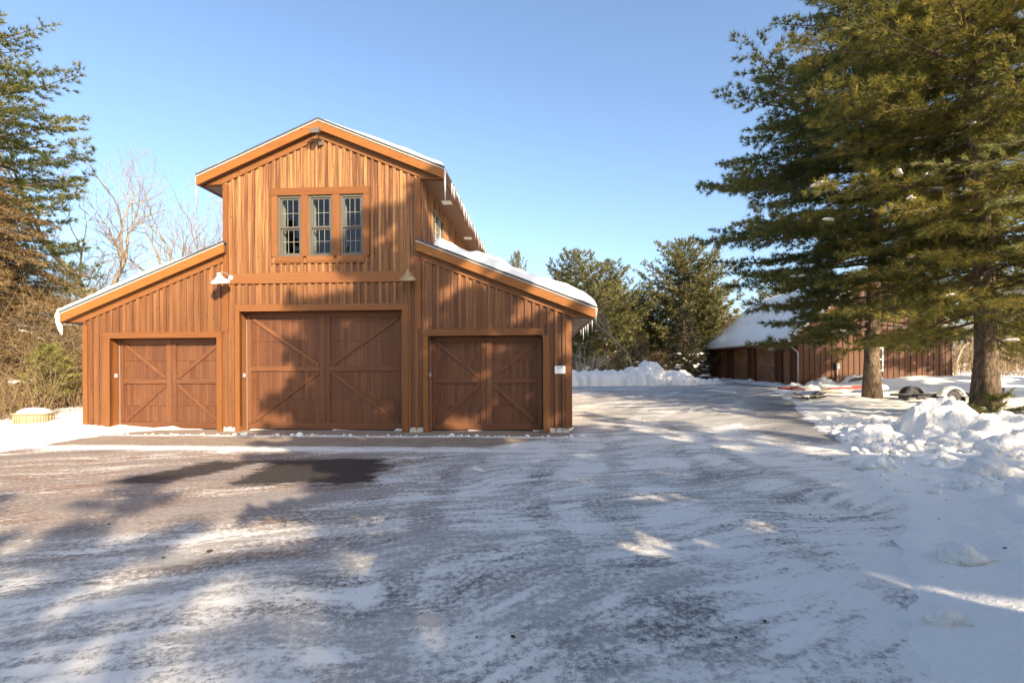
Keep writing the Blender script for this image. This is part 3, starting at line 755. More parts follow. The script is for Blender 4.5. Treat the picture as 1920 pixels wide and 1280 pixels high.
while x < GW - 1e-6:
    for wd, (y0, y1) in ((.3, (0, .06)), (.06, (-.03, 0))):
        xa, xb = x, min(x + wd, GW); r = random.random()
        segs = [(xa, xb)]
        for q in (3.7, 4.55, GW / 2):
            segs = [t for a, b in segs for t in (((a, q), (q, b)) if a + 1e-6 < q < b - 1e-6 else ((a, b),))]
        for a, b in segs:
            m = (a + b) / 2
            if 3.7 < m < 4.55:
                mb.slab(a, b, -.3, -.3, .95, .95, y0, y1, r); mb.slab(a, b, 2.3, 2.3, gtop(a) - .5, gtop(b) - .5, y0, y1, r)
            else: mb.slab(a, b, -.3, -.3, gtop(a) - .5, gtop(b) - .5, y0, y1, r)
    x += .3
mb.build('gable_wall', GV, gar)
mb = MB(); y = .062
cuts = sorted(set([.062, GL, .95, 1.95] + [v for d in GD for v in d] + list(np.arange(.062, GL, .3))))
for wd, (xa, xb) in ((1, (0, .06)),):
    for a, b in zip(cuts, cuts[1:]):
        m = (a + b) / 2; z0 = -.3
        for d in GD:
            if d[0] < m < d[1]: z0 = 2.58
        if .95 < m < 1.95: z0 = 2.2
        mb.box(xa, xb, a, b, z0, GE + .1)
        if b - a > .1: mb.box(-.03, 0, a, a + .06, z0, GE + .1)
mb.box(GW - .06, GW, .062, GL, -.3, GE + .1); mb.poly([(.062, -.3), (GW - .062, -.3), (GW - .062, GE), (GW / 2, gtop(GW / 2) - .5), (.062, GE)], GL - .06, GL)
mb.build('side_wall', GV, gar)
for a, b in GD:
    pieces('door_jamb', [(-.055, .22, a - .16, a + .02, 0, 2.58), (-.055, .22, b - .02, b + .16, 0, 2.58)], GTR, gar)
    pieces('door_lintel', [(-.06, -.001, a - .16, b + .16, 2.582, 2.78)], GTR, gar)
pieces('door_jamb', [(-.05, -.001, .85, .95, 0, 2.2), (-.05, -.001, 1.95, 2.05, 0, 2.2)], GTR, gar)
pieces('door_lintel', [(-.053, -.001, .85, 2.05, 2.202, 2.32)], GTR, gar); pieces('corner_board', [(-.04, .04, -.04, .06, -.2, GE)], GTR, gar)
def gdoor(a, b, h):
    # built facing -x at x=.16
    hold = empty('door_pivot', (.18, 0, 0), R(-90), gar)
    d = garage_door(hold, -b + .03, -a - .03, h, 0., (GDP, GDF, GDF), 4, .11, .11)
    M = hold.matrix_basis.copy()
    for o in [d] + list(d.children): o.data.transform(M)
    d.parent = gar
    bpy.data.objects.remove(hold)
    return d
for a, b in GD: gdoor(a, b, 2.5)
mb = MB(); mb.box(.05, .1, .97, 1.93, 0, 2.18); sdr = mb.build('side_door', GDP, gar)
mb = MB(); mb.box(.0, .05, 1.83, 1.88, 1.0, 1.1); mb.build('handle', BLACK, sdr)
# roof with ridge, fascia, gutter, downspout
OV = .63
def gplane(xa, xb, name):
    mb = MB(); mb.slab(xa, xb, gtop(xa) - .22 if xa >= 0 else GE + .42 + gs * xa - .22, gtop(xb) - .22 if xb <= GW else GE + .42 + gs * (GW - xb) - .22,
                       GE + .42 + gs * min(xa, GW - xa) - .1, GE + .42 + gs * min(xb, GW - xb) - .1, -.45, GL + .45)
    mb.build(name, SHING, gar)
gplane(-OV, GW / 2, 'roof'); gplane(GW / 2, GW + OV, 'roof')
mb = MB()
for xa, xb in ((-OV, GW / 2), (GW / 2, GW + OV)):
    f = lambda q: GE + .42 + gs * min(q, GW - q)
    mb.slab(xa, xb, f(xa) - .40, f(xb) - .40, f(xa) - .112, f(xb) - .112, -.49, -.452)
mb.build('rake_board', GTR, gar)
ze = GE + .42 - gs * OV
mb = MB(); mb.box(-OV, -OV + .04, -.44, GL + .44, ze - .36, ze - .225); mb.box(-OV + .042, .0, -.44, GL + .44, ze - .37, ze - .35); mb.build('eave_board', GTR, gar)
mb = MB(); mb.box(-OV - .12, -OV - .002, -.5, GL + .5, ze - .24, ze - .13); gu = mb.build('gutter', VENT, gar)
mb = MB(); mb.tube([(-OV - .06, -.38, ze - .2), (-OV - .06, -.36, ze - .42), (-.2, -.12, ze - .72), (-.06, -.08, ze - .85), (-.06, -.08, .1)], .04, 8); mb.build('downspout', GREYM, gar, True)
mb = MB(); mb.lathe([(0, 0), (.06, 0), (.06, .03), (0, .03)], (-.06, 2.45, 2.45), 12, Matrix.Rotation(R(-90), 3, 'Y')); lo = mb.build('wall_lamp', WHITE, gar, True)
mb = MB(); mb.tube([(-.06, 2.45, 2.45), (-.25, 2.45, 2.52), (-.4, 2.45, 2.45)], .015, 8); mb.build('arm', GREYM, lo, True)
mb = MB(); mb.lathe([(0, .02), (.05, .0), (.09, -.07), (.2, -.17), (.23, -.22), (.2, -.19), (0, -.08)], (-.4, 2.45, 2.45), 20); mb.build('lamp_shade', WHITE, lo, True)
wo = None
w = MB(); w.box(3.7, 3.78, -.05, .06, .95, 2.3); w.box(4.47, 4.55, -.05, .06, .95, 2.3); w.box(3.78, 4.47, -.05, .06, 2.22, 2.3); w.box(3.78, 4.47, -.06, .06, .95, 1.04); w.box(3.78, 4.47, -.03, .05, 1.58, 1.65)
wo = w.build('window', VENT, gar)
w = MB(); w.box(3.78, 4.47, .01, .015, 1.04, 1.58); w.box(3.78, 4.47, .01, .015, 1.65, 2.22); w.build('pane', GLASS, wo)
w = MB(); w.box(3.5, 4.8, .4, .45, .7, 2.5); w.build('dark_backing', ROOM, wo)  # dark sheet standing in for the garage's unlit inside
mb = MB(); mb.tube([(2.06, -.10, .2), (2.06, -.10, 1.15)], .035, 8); mb.box(1.98, 2.14, -.2, -.03, 1.1, 1.42); mb.build('electric_meter', GREYM, gar)
GM = Matrix.Translation((16.4, 27.5, .40)) @ Matrix.Rotation(GYAW, 4, 'Z')
def gsurf(x): return GE + .42 + gs * min(x, GW - x) - .1
roof_snow('roof_snow', -OV - .08, GW / 2 + .15, lambda x: gsurf(x) + 0, -.52, GL + .5, lambda x, y: .30, 'smooth blue shaded snow on the door side of the detached garage roof', GM, nx=50, ny=60, sd=7)
roof_snow('roof_snow', GW / 2 - .15, GW + OV + .05, lambda x: gsurf(x) + 0, -.5, GL + .5, lambda x, y: .28, 'snow on the far slope of the detached garage roof', GM, nx=40, ny=40, sd=8)

# ------------------------------------------------------------------ trees
def unit(a): return a / np.maximum(np.linalg.norm(a, axis=1, keepdims=True), 1e-9)

def tufts_mesh(C, A, rs, M=8, tl=.16, bw=.014, spread=.55, lift=.12, tint=None):
    N = len(C)
    D = unit(A[:, None, :].repeat(M, 1).reshape(-1, 3) + rs.normal(0, spread, (N * M, 3)) + np.array([0, 0, lift]))
    L = tl * rs.uniform(.65, 1.25, (N * M, 1))
    Q = unit(np.cross(D, rs.normal(0, 1, (N * M, 3)))) * bw * rs.uniform(.7, 1.3, (N * M, 1))
    C2 = C[:, None, :].repeat(M, 1).reshape(-1, 3)
    V = np.empty((N * M, 3, 3)); V[:, 0] = C2 - Q; V[:, 1] = C2 + Q; V[:, 2] = C2 + D * L
    F = np.arange(N * M * 3).reshape(-1, 3)
    t = (tint if tint is not None else rs.uniform(0, 1, N))[:, None].repeat(M, 1).ravel()
    t = np.clip(t + rs.normal(0, .08, N * M), 0, 1)
    return V.reshape(-1, 3), F, t

def pine_parts(seed, H, zb, prof, nb=90, tw=.34, ts=.13, M=8, tl=.17, bw=.014, up=(.0, .55), droop=.18, tip=.20, trunk_r=.3, twl=.34, lean=0., flat=.12, asym=None, snow_n=0, snow_size=.3, hue=0., puff=.13):
    rs = np.random.RandomState(seed); wood_ = MB(); C = []; A = []; T = []; spots = []
    tz = np.linspace(0, H, 14)
    path = [(lean * (z / H) ** 2 * H + .02 * H * math.sin(z * .35 + seed) * (z / H), .015 * H * math.sin(z * .28 + seed * 2) * (z / H), z) for z in tz]
    wood_.tube(path, [trunk_r * (1.35 if i == 0 else 1) * (1 - z / H) ** .75 + .012 for i, z in enumerate(tz)], 12)
    px = lambda z: np.array([np.interp(z, tz, [p[0] for p in path]), np.interp(z, tz, [p[1] for p in path]), z])
    az = rs.uniform(0, 6.28)
    for i in range(nb):
        t = ((i + rs.uniform(0, 1)) / nb); h = zb + (H - zb) * t ** .92
        az += 2.399 + rs.normal(0, .35)
        L = prof(h) * rs.uniform(.62, 1.08)
        if asym: L *= asym(az % 6.2832, h)
        if L < .25: L = .25
        d = np.array([math.cos(az), math.sin(az), 0]); u0 = up[0] + (up[1] - up[0]) * t + rs.normal(0, .08)
        side = np.array([-d[1], d[0], 0]); bend = rs.normal(0, .12)
        o = px(h)
        f = lambda s: o + d * L * s + side * bend * L * s * s + np.array([0, 0, L * (u0 * s - droop * s * s + tip * s ** 3)])
        n = 7
        wood_.tube([tuple(f(s)) for s in np.linspace(0, 1, n)], [max(.006, (.012 + .011 * L) * (1 - .9 * s)) for s in np.linspace(0, 1, n)], 5, cap=False)
        s = .16 + .12 * rs.uniform(); sgn = 1
        bt = rs.uniform(0, 1)
        while s < 1.0:
            sgn = -sgn; p = f(s); tg = f(min(1, s + .02)) - f(s - .02); tg /= np.linalg.norm(tg)
            l = max(.22, L * twl * (1.12 - .75 * s) * rs.uniform(.6, 1.15)); an = rs.uniform(.55, 1.1) * sgn
            td = tg * math.cos(an) + np.array([-tg[1], tg[0], 0]) * math.sin(an); td[2] += rs.normal(.04, flat); td /= np.linalg.norm(td)
            k = max(2, int(l / ts)); q = (np.arange(k) + rs.uniform(0, 1, k)) / k; q = q ** .8
            pts = p + td * (q[:, None] * l) + np.array([0, 0, 1]) * (-.10 * l * q[:, None] ** 2) + rs.normal(0, 1, (k, 3)) * np.array([1, 1, .55]) * puff * (.4 + .6 * (1 - q[:, None]))
            C.append(pts); A.append(np.repeat(td[None], k, 0)); T.append(np.clip(np.full(k, .25 + .35 * bt + .25 * (s - .5)) + rs.normal(0, .17, k) + hue, 0, 1))
            if l > .55: wood_.tube([tuple(p), tuple(p + td * l * .85 - np.array([0, 0, .07 * l]))], [.009, .003], 3, cap=False)
            if snow_n and h < .42 * H and rs.uniform() < .3: spots.append((p + td * l * .5 + np.array([0, 0, .06]), math.atan2(td[1], td[0]), td[2], l))
            s += tw / max(L, .8) * rs.uniform(.7, 1.25)
        k = 4; C.append(np.stack([f(x) for x in np.linspace(.85, 1.02, k)])); A.append(np.repeat(tg[None], k, 0)); T.append(np.full(k, .5 + hue))
    C = np.concatenate(C); A = np.concatenate(A); T = np.concatenate(T)
    fol = tufts_mesh(C, A, rs, M, tl, bw, tint=np.clip(T, 0, 1))
    sn = None
    if snow_n and spots:
        sn = MB(); rs.shuffle(spots) if False else None
        idx = rs.permutation(len(spots))[:snow_n]
        for j in idx:
            p, a, tz_, l = spots[j]; m = snow_size * rs.uniform(.35, 1.15)
            for q in range(rs.randint(1, 4)):
                off = rs.normal(0, m * .5, 2)
                sn.blob((p[0] + off[0], p[1] + off[1], p[2] + .03), m * rs.uniform(.5, 1.0), m * rs.uniform(.25, .5), m * rs.uniform(.14, .28), a + rs.normal(0, .3), rs.randint(1000), .55, tz_ * .6)
    return wood_, fol, sn

def make_tree(name, loc, rz, parts, leaf, label, cat='tree', group=None, bark=BARK):
    wd, fol, sn = parts
    e = empty(name, loc, rz); tag(e, label, cat, group)
    wd.build('trunk', bark, e, True)
    np_mesh('crown', fol[0], fol[1], leaf, e, fol[2])
    if sn: tag(sn.build('branch_snow', SNOW, e, True), kind='stuff')
    return e
def copy_tree(src, loc, rz, sc, label, group=None):
    e = src.copy(); COL.objects.link(e); e.location = loc; e.rotation_euler = (0, 0, rz); e.scale = (sc, sc, sc)
    e['label'] = label
    if group: e['group'] = group
    for ch in src.children:
        c = ch.copy(); COL.objects.link(c); c.parent = e
    return e
def interp(pts):
    xs = [p[0] for p in pts]; ys = [p[1] for p in pts]
    return lambda h: float(np.interp(h, xs, ys))
def gz(x, y): return snow_z(x, y) - .05

# big pines on the right
make_tree('pine_tree', (15.0, 20, gz(15, 20)), .3, pine_parts(11, 20.5, 2.7, interp([(2.5, 4.2), (4, 5.6), (7.5, 6.6), (10, 6.7), (12.8, 5.0), (14.5, 3.6), (18, 1.6), (20.5, .3)]), nb=240, tw=.24, ts=.07, M=15, tl=.25, bw=.0115, up=(-.14, .5), trunk_r=.275, snow_n=55, snow_size=.25, hue=.06), LPINE,
          'tall dark green pine whose boughs overhang the detached garage roof', group=None)
make_tree('pine_tree', (13.8, 14, gz(13.8, 14)), 1.1, pine_parts(12, 19, 2.0, interp([(2.0, 2.8), (4, 4.3), (8, 5.2), (11, 4.8), (14, 3.6), (19, .4)]), nb=205, tw=.24, ts=.07, M=15, tl=.21, bw=.009, up=(-.26, .5), trunk_r=.27, snow_n=40, snow_size=.20, hue=.08), LSUNGOLD,
          'thick trunked pine with olive boughs, standing beside the trailer wheel')
make_tree('pine_tree', (14.75, 13.3, gz(14.75, 13.3)), 2.4, pine_parts(13, 18, 2.8, interp([(2.6, 2.4), (6, 3.6), (9, 4.2), (12, 3.6), (18, .4)]), nb=135, tw=.26, ts=.08, M=14, tl=.21, bw=.0085, up=(-.2, .5), trunk_r=.22, snow_n=18, snow_size=.16, hue=.1), LSUNGOLD,
          'pine trunk at the very right edge of the photo, bare below its boughs')

# left pines
make_tree('pine_tree', (-25.2, 22, gz(-25, 22)), 0., pine_parts(21, 18.5, 1.5, interp([(1.5, 3.5), (5, 5.6), (10, 5.6), (13, 4.6), (16, 3.0), (18.5, .6)]), nb=140, tw=.27, ts=.085, M=12, tl=.25, bw=.014, up=(.02, .55), trunk_r=.3, hue=.12), LPINE,
          'tall pine cut by the left edge of the photo, above the brown spruce')
make_tree('spruce_tree', (-20.6, 18.5, gz(-20.6, 18.5)), 1.5, pine_parts(22, 10.0, .6, interp([(.5, 3.6), (3, 4.3), (6, 3.4), (8, 2.2), (10, .35)]), nb=220, tw=.20, ts=.06, M=6, tl=.16, bw=.018, up=(-.30, -.1), droop=.22, tip=.08, trunk_r=.2, snow_n=75, snow_size=.36, hue=.05), LBROWN,
          'brown drooping spruce with snow strips on its boughs')
make_tree('young_pine', (-16.9, 17.6, gz(-16.9, 17.6)), .2, pine_parts(23, 2.9, .6, interp([(.5, .9), (1.5, 1.1), (2.2, .6), (2.9, .15)]), nb=46, tw=.24, ts=.07, M=8, tl=.19, bw=.014, up=(.05, .5), trunk_r=.05), LLIME,
          'small yellow green pine beside the left wall of the barn').scale = (.8, .8, .8)

# background pines at the end of the driveway
bgp = make_tree('pine_tree', (5.3, 40, .45), 0., pine_parts(31, 10.4, .5, interp([(.4, 2.8), (3, 3.6), (6, 3.2), (8.5, 2.2), (9.6, 1.2), (10.4, .4)]), nb=135, tw=.28, ts=.10, M=6, tl=.30, bw=.034, up=(.1, .75), tip=.3, trunk_r=.16, snow_n=25, snow_size=.25), LFAR,
          'olive pine just past the right eave of the barn')
bgw = make_tree('pine_tree', (16.0, 44, .45), 0., pine_parts(32, 12.2, 1.0, interp([(.8, 3.6), (3, 4.8), (6, 4.8), (8.5, 3.8), (10.5, 2.3), (12.2, .4)]), nb=170, tw=.28, ts=.10, M=6, tl=.30, bw=.034, up=(.1, .8), tip=.3, trunk_r=.2, snow_n=30, snow_size=.25), LFAR,
          'broad rounded pine left of the detached garage roof')
copy_tree(bgp, (8.6, 43, .45), 2.1, .98, 'olive pine next to the thin bare sapling')
copy_tree(bgp, (5.2, 49, .45), 4.0, 1.0, 'olive pine rising just behind the one nearest the barn eave')
copy_tree(bgp, (.65, 56, .45), 1.2, 1.33, 'pine whose tip alone shows above the right wing snow').scale = (.5, .5, 1.33)
copy_tree(bgp, (19.5, 50, .45), 3.1, .95, 'pine behind the left end of the detached garage')
G = 'pines of the wood beyond the driveway'
for i, (x_, y_, r_, s_) in enumerate([(12.2, 58, .4, .9), (10.6, 51, 2.9, .72), (12.4, 46, 4.9, .66), (23.5, 57, 1.4, .85), (30, 52, 2.2, .9), (41, 50, 3.3, 1.0), (52, 46, .9, 1.0)]):
    copy_tree(bgp if i % 2 else bgw, (x_, y_, .4), r_, s_, 'distant pine of the wood showing between nearer trees', G)
# snow laden dark hemlocks
hm = make_tree('hemlock_tree', (13.2, 36.5, .4), 0., pine_parts(41, 5.6, .3, interp([(.2, 1.6), (2, 1.9), (4, 1.1), (5.6, .15)]), nb=130, tw=.2, ts=.08, M=6, tl=.18, bw=.028, up=(-.2, .2), droop=.2, tip=.05, trunk_r=.09, snow_n=60, snow_size=.26), LDARK,
               'dark snow dotted hemlock between the snow bank and the garage')
copy_tree(hm, (14.9, 41.0, .4), 2.0, 1.05, 'dark snow dotted hemlock against the far corner of the garage')
copy_tree(hm, (10.4, 38.8, .4), 4.1, .72, 'small dark hemlock behind the peak of the snow bank')

# oak with dry leaves
rs = np.random.RandomState(5)
def blob_leaves(seed, n, c, r, tl=.2, bw=.06):
    rs = np.random.RandomState(seed); p = rs.normal(0, 1, (n, 3)); p = unit(p) * (rs.uniform(0, 1, (n, 1)) ** .45) * np.array(r)
    p *= (1 + .35 * np.sin(p[:, [0]] * 2.3 + seed) * np.cos(p[:, [1]] * 1.9)); p = p + np.array(c)
    return tufts_mesh(p, unit(rs.normal(0, 1, (n, 3))), rs, 4, tl, bw, .6)
wb = MB(); wb.tube([(0, 0, 0), (.1, 0, 2.5), (-.1, .1, 5)], [.14, .1, .03], 8)
for k in range(26):
    a = k * 2.4; h = 1.5 + k * .13; wb.tube([(0, 0, h), (math.cos(a) * 1.1, math.sin(a) * 1.1, h + .7), (math.cos(a) * 2.2, math.sin(a) * 2.2, h + 1.5)], [.05, .03, .008], 4)
make_tree('oak_tree', (22.5, 48, .4), 0., (wb, blob_leaves(3, 1500, (0, 0, 4.4), (2.6, 2.4, 2.5)), None), LOAK, 'oak keeping rusty dry leaves, behind the far end of the garage roof')

# bare trees
def bare_tree(seed, H, r0, stems=1, spread=.42, depth=7, fork=.45, minr=.003):
    rs = random.Random(seed); mb = MB()
    def grow(p, d, L, r, lev):
        n = 4; pts = [p]; rr = [r]; q = p.copy(); dd = d.copy()
        for i in range(n):
            dd = (dd + Vector((rs.gauss(0, .11), rs.gauss(0, .11), rs.gauss(.05, .07)))).normalized(); q = q + dd * (L / n); pts.append(q.copy()); rr.append(r * (1 - .34 * (i + 1) / n))
        mb.tube(pts, rr, 8 if lev == 0 else (5 if lev < 3 else 3), cap=False)
        if lev >= depth or rr[-1] < minr: return
        kids = rs.choice([2, 2, 3]) if lev else 3
        for k in range(kids):
            ax = Vector((rs.gauss(0, 1), rs.gauss(0, 1), rs.gauss(0, .4))); ax = (ax - dd * ax.dot(dd)).normalized()
            a = rs.uniform(.18, spread) if k == 0 else rs.uniform(.35, spread + .35)
            nd = (dd * math.cos(a) + ax * math.sin(a)).normalized()
            grow(q, nd, L * rs.uniform(.62, .86), rr[-1] * rs.uniform(.72, .95), lev + 1)
        for k in range(2 if lev < 4 else 1):     # side shoots
            j = rs.randint(1, n - 1); ax = Vector((rs.gauss(0, 1), rs.gauss(0, 1), rs.gauss(.2, .4))); ax = (ax - d * ax.dot(d)).normalized()
            nd = (d * .75 + ax * .8).normalized(); grow(pts[j], nd, L * rs.uniform(.4, .65), rr[j] * .42, lev + 2)
    for s in range(stems):
        a = s * 6.283 / stems + rs.uniform(0, 1); d = Vector((math.cos(a) * .2 * (stems > 1), math.sin(a) * .2 * (stems > 1), 1)).normalized()
        grow(Vector((math.cos(a) * .2 * (stems > 1), math.sin(a) * .2 * (stems > 1), -.2)), d, H * .26, r0 * rs.uniform(.8, 1.1), 0)
    return mb
def bare(loc, rz, mb, label, group=None, name='bare_tree', mat=BARKG, sc=1.):
    e = empty(name, loc, rz); tag(e, label, 'tree', group); e.scale = (sc, sc, sc)
    mb.build('trunk', mat, e, True); return e
BT = bare((-25.0, 31, .1), 0.6, bare_tree(51, 17.5, .30, 2), 'large bare multi stemmed tree, tallest left of the barn', sc=1.2)
bare((-24.1, 33, .1), 1.9, bare_tree(52, 15, .27, 1), 'bare tree with steep limbs nearest the left roof of the barn', sc=1.1)
bare((-27.6, 30, .1), .2, bare_tree(53, 11, .16, 2), 'smaller bare tree beside the brown spruce', sc=1.1)
sp = bare((8.6, 33.9, .5), 0., bare_tree(54, 9.5, .11, 1, .45, 5, minr=.003), 'thin bare sapling standing in the snow bank', name='bare_sapling')
fb = bare((36, 46, .5), 0., bare_tree(55, 12, .16, 1), 'bare tree behind the right trunks', 'bare trees of the wood')
for i, (x_, y_, r_, s_) in enumerate([(12, 49, .4, .75), (39, 42, 1.6, .9), (43.5, 45, 2.9, .8), (46, 40, 3.7, .9), (33, 50, 4.4, 1.), (23, 52, 5.2, .8), (-31, 34, .8, .9), (-33, 29, 2.2, .8), (-19, 40, 1.3, 1.)]):
    copy_tree(fb, (x_, y_, .4), r_, s_, 'bare tree behind the right trunks' if x_ > 30 else 'bare tree showing far off between the pines', 'bare trees of the wood' if x_ > 30 else 'bare trees among the far pines')

# brush: tangles of dry stems and twigs
def brush(seed, n, size, hgt, arch=.6, r=.012, twigs=5):
    rs = random.Random(seed); mb = MB()
    for i in range(n):
        a = rs.uniform(0, 6.283); b = Vector((rs.gauss(0, size * .45), rs.gauss(0, size * .45), -.1)); L = hgt * rs.uniform(.45, 1.15)
        out = rs.uniform(.1, arch); pts = []
        for k in range(6):
            s = k / 5; pts.append(b + Vector((math.cos(a) * out * L * s ** 1.5, math.sin(a) * out * L * s ** 1.5, L * (s - .35 * out * s * s * 1.4))) + Vector((rs.gauss(0, .05), rs.gauss(0, .05), rs.gauss(0, .04))) * L * .4)
        mb.tube(pts, [r * (1 - .8 * k / 5) for k in range(6)], 4, cap=False)
        for t in range(twigs):
            j = rs.randint(1, 4); d = Vector((rs.gauss(0, 1), rs.gauss(0, 1), rs.gauss(.2, .6))).normalized() * L * rs.uniform(.12, .35)
            m = pts[j] + d * .5 + Vector((rs.gauss(0, .05), rs.gauss(0, .05), rs.gauss(0, .05))); mb.tube([pts[j], m, pts[j] + d], [r * .5, r * .4, r * .15], 3, cap=False)
    return mb
def shrub(loc, mb, label, group=None, mat=TWIGB, name='dry_shrub'):
    e = empty(name, loc, 0); tag(e, label, 'shrub', group); mb.build('stems', mat, e); return e
sb = shrub((-19.2, 16.5, .15), brush(61, 190, 1.7, 5.6, .8), 'dry brown shrub with tangled stems below the spruce')
sb2 = shrub((-16.4, 15.9, .15), brush(62, 120, 1.2, 2.2, .9), 'low dry brush heap behind the tan planter')
GB = 'dry shrubs along the left edge of the yard'
for x_, y_, r_, s_ in [(-21.5, 18, 1., 1.), (-17.4, 21., 2.5, 1.0), (-15.4, 22, .4, .9), (-18.0, 18.4, 2., .95), (-16.6, 19.6, 3., .85), (-22.5, 20.5, 4., 1.2), (-19.5, 21.5, 5., 1.1)]:
    copy_tree(sb, (x_, y_, .12), r_, s_, 'dry leafless shrub in the brown thicket left of the barn', GB)
ar = shrub((5.6, 34.6, .5), brush(63, 26, .9, 3.4, 1.25, .02, 4), 'pale arching snow dusted stems behind the snow bank', mat=bark_mat('frosted_twig', (.38, .30, .2), (.75, .70, .62)), name='arching_shrub')
sb3 = shrub((11.0, 36.5, .5), brush(64, 110, 1.6, 2.8, .8, .012), 'brown twiggy shrub behind the shaded end of the snow bank')
GF = 'brown shrubs at the edge of the far wood'
for x_, y_, r_, s_ in [(7.2, 37, 1., 1.), (4.3, 37.5, 2., 1.), (14.3, 40, 3., 1.1), (17.2, 43, 4., 1.), (30, 37, .5, .9), (34, 38, 1.5, 1.), (38, 37, 2.5, 1.), (27, 44, 3.5, 1.)]:
    copy_tree(sb3, (x_, y_, .45), r_, s_, 'brown leafless shrub at the foot of the far wood', GF)
# understorey mass far behind
ug = MB(); rs2 = random.Random(9)
for i in range(1700):
    x_ = rs2.uniform(-60, 85); y_ = rs2.uniform(54, 85) - .004 * abs(x_) ** 1.6; L = rs2.uniform(2.5, 7); a = rs2.uniform(0, 6.28)
    p = [(x_, y_, .2), (x_ + math.cos(a) * L * .1, y_, L * .5), (x_ + math.cos(a) * L * .3, y_ + math.sin(a) * .3, L)]
    ug.tube(p, [.09, .06, .015], 3, cap=False)
    for k in range(7):
        b = rs2.uniform(0, 6.28); h = rs2.uniform(.3, .95) * L; q = rs2.uniform(.3, .5) * L
        ug.tube([(x_ + math.cos(a) * L * .15, y_, h), (x_ + math.cos(b) * q, y_ + math.sin(b) * q * .5, h + q * .5)], [.03, .008], 3, cap=False)
tag(ug.build('woods', TWIGB), 'brown leafless wood closing the view at the horizon', 'woods', kind='stuff')

# pines standing behind and beside the camera; their shade falls on the yard and the barn
sh = make_tree('pine_tree', (13.0, -9.2, 0), .5, pine_parts(71, 15.5, 2.2, interp([(2, 2.0), (5, 3.3), (9, 2.9), (12, 1.8), (15.5, .25)]), nb=62, tw=.21, ts=.065, M=7, tl=.32, bw=.055, up=(.0, .45), trunk_r=.28, puff=.09, flat=.16), LDEEP,
               'pine outside the picture shading the yard and barn', group='pines shading the yard')
sh.scale = (.82, .82, .82)
for x_, y_, r_, s_ in [(-2.2, -10.5, 5.2, .50), (.8, -11.5, .9, .58), (3.6, -11.0, 2.0, .64), (6.2, -12.2, 1.2, .72), (9.4, -10.6, 2.2, .78), (16.0, -10.5, 4.4, 1.0), (18.8, -9.2, 3.2, .95), (21.0, -4.0, 1.5, .78), (-5.5, -10, 4.2, .46),
                       (23.5, 16, .6, .8), (28.5, 19, 2.6, .85), (33.5, 21, 4.1, .8), (26, 13, 1.9, .75), *[(-34 + 4.3 * q, -27 + 2.5 * math.sin(q * 2.1), q * 1.3, 1.05 + .1 * math.sin(q * 1.7)) for q in range(18)]]:  # far rear row is added to cut low sky light on the barn
    copy_tree(sh, (x_, y_, 0), r_, s_, 'pine outside the picture shading the yard and barn', 'pines shading the yard')

sh2 = make_tree('pine_tree', (5.3, -2.3, 0), .2, pine_parts(72, 14.6, 2.6, interp([(2.4, 1.6), (5, 2.6), (9, 2.6), (12, 1.7), (14.6, .35)]), nb=60, tw=.14, ts=.05, M=8, tl=.26, bw=.075, up=(.05, .45), twl=.30, trunk_r=.24, puff=.11, flat=.2), LDEEP,
               'pine outside the picture casting the dappled shade on the barn doors', group='pines casting shade on the barn')
for x_, y_, r_, s_ in [(3.9, -1.9, 1.1, .80), (7.3, -3.0, 2.0, 1.06), (10.3, -4.0, 4.1, .95), (13.2, -5.2, 5.3, .80)]:
    copy_tree(sh2, (x_, y_, 0), r_, s_, 'pine outside the picture casting the dappled shade on the barn doors', 'pines casting shade on the barn')

# sunlit bough reaching in from the right edge
def bough(seed, base, tipp, name, label):
    rs = np.random.RandomState(seed); b = np.array(base, float); t = np.array(tipp, float); L = np.linalg.norm(t - b); d = (t - b) / L
    side = np.cross(d, [0, 0, 1.]); side /= np.linalg.norm(side); wd = MB(); C = []; A = []
    f = lambda s: b + d * L * s + np.array([0, 0, .10 * L * math.sin(s * 3.1) * (1 - s)])
    wd.tube([tuple(f(s)) for s in np.linspace(0, 1, 9)], [.03 * (1 - .85 * s) for s in np.linspace(0, 1, 9)], 6)
    s = .08
    while s < 1:
        for sg in (-1, 1):
            l = .75 * (1.1 - .65 * s) * rs.uniform(.6, 1.1); an = rs.uniform(.5, .95) * sg; td = d * math.cos(an) + side * math.sin(an); td[2] += rs.normal(.05, .16)
            k = max(4, int(l / .045)); q = np.linspace(.12, 1, k); C.append(f(s) + td * (q[:, None] * l) - np.array([0, 0, .12]) * q[:, None] ** 2 * l); A.append(np.repeat(td[None], k, 0))
            wd.tube([tuple(f(s)), tuple(f(s) + td * l * .95 - np.array([0, 0, .11 * l]))], [.008, .003], 4, cap=False)
        s += .16 / L * 2
    C = np.concatenate(C); A = np.concatenate(A); fol = tufts_mesh(C, A, rs, 16, .13, .0045, .42, -.12)
    return wd, fol
pr = empty('pine_tree', (15.9, 8.6, gz(15.9, 8.6)), 0); tag(pr, 'pine beyond the right edge whose sunlit plumes reach into the picture', 'tree')
pz = pr.location.z
tr = MB(); tr.tube([(0, 0, -.2), (.1, 0, 5), (0, .1, 10), (0, 0, 14)], [.36, .28, .16, .02], 12)
Vs = []; Fs = []; Ts = []; off = 0
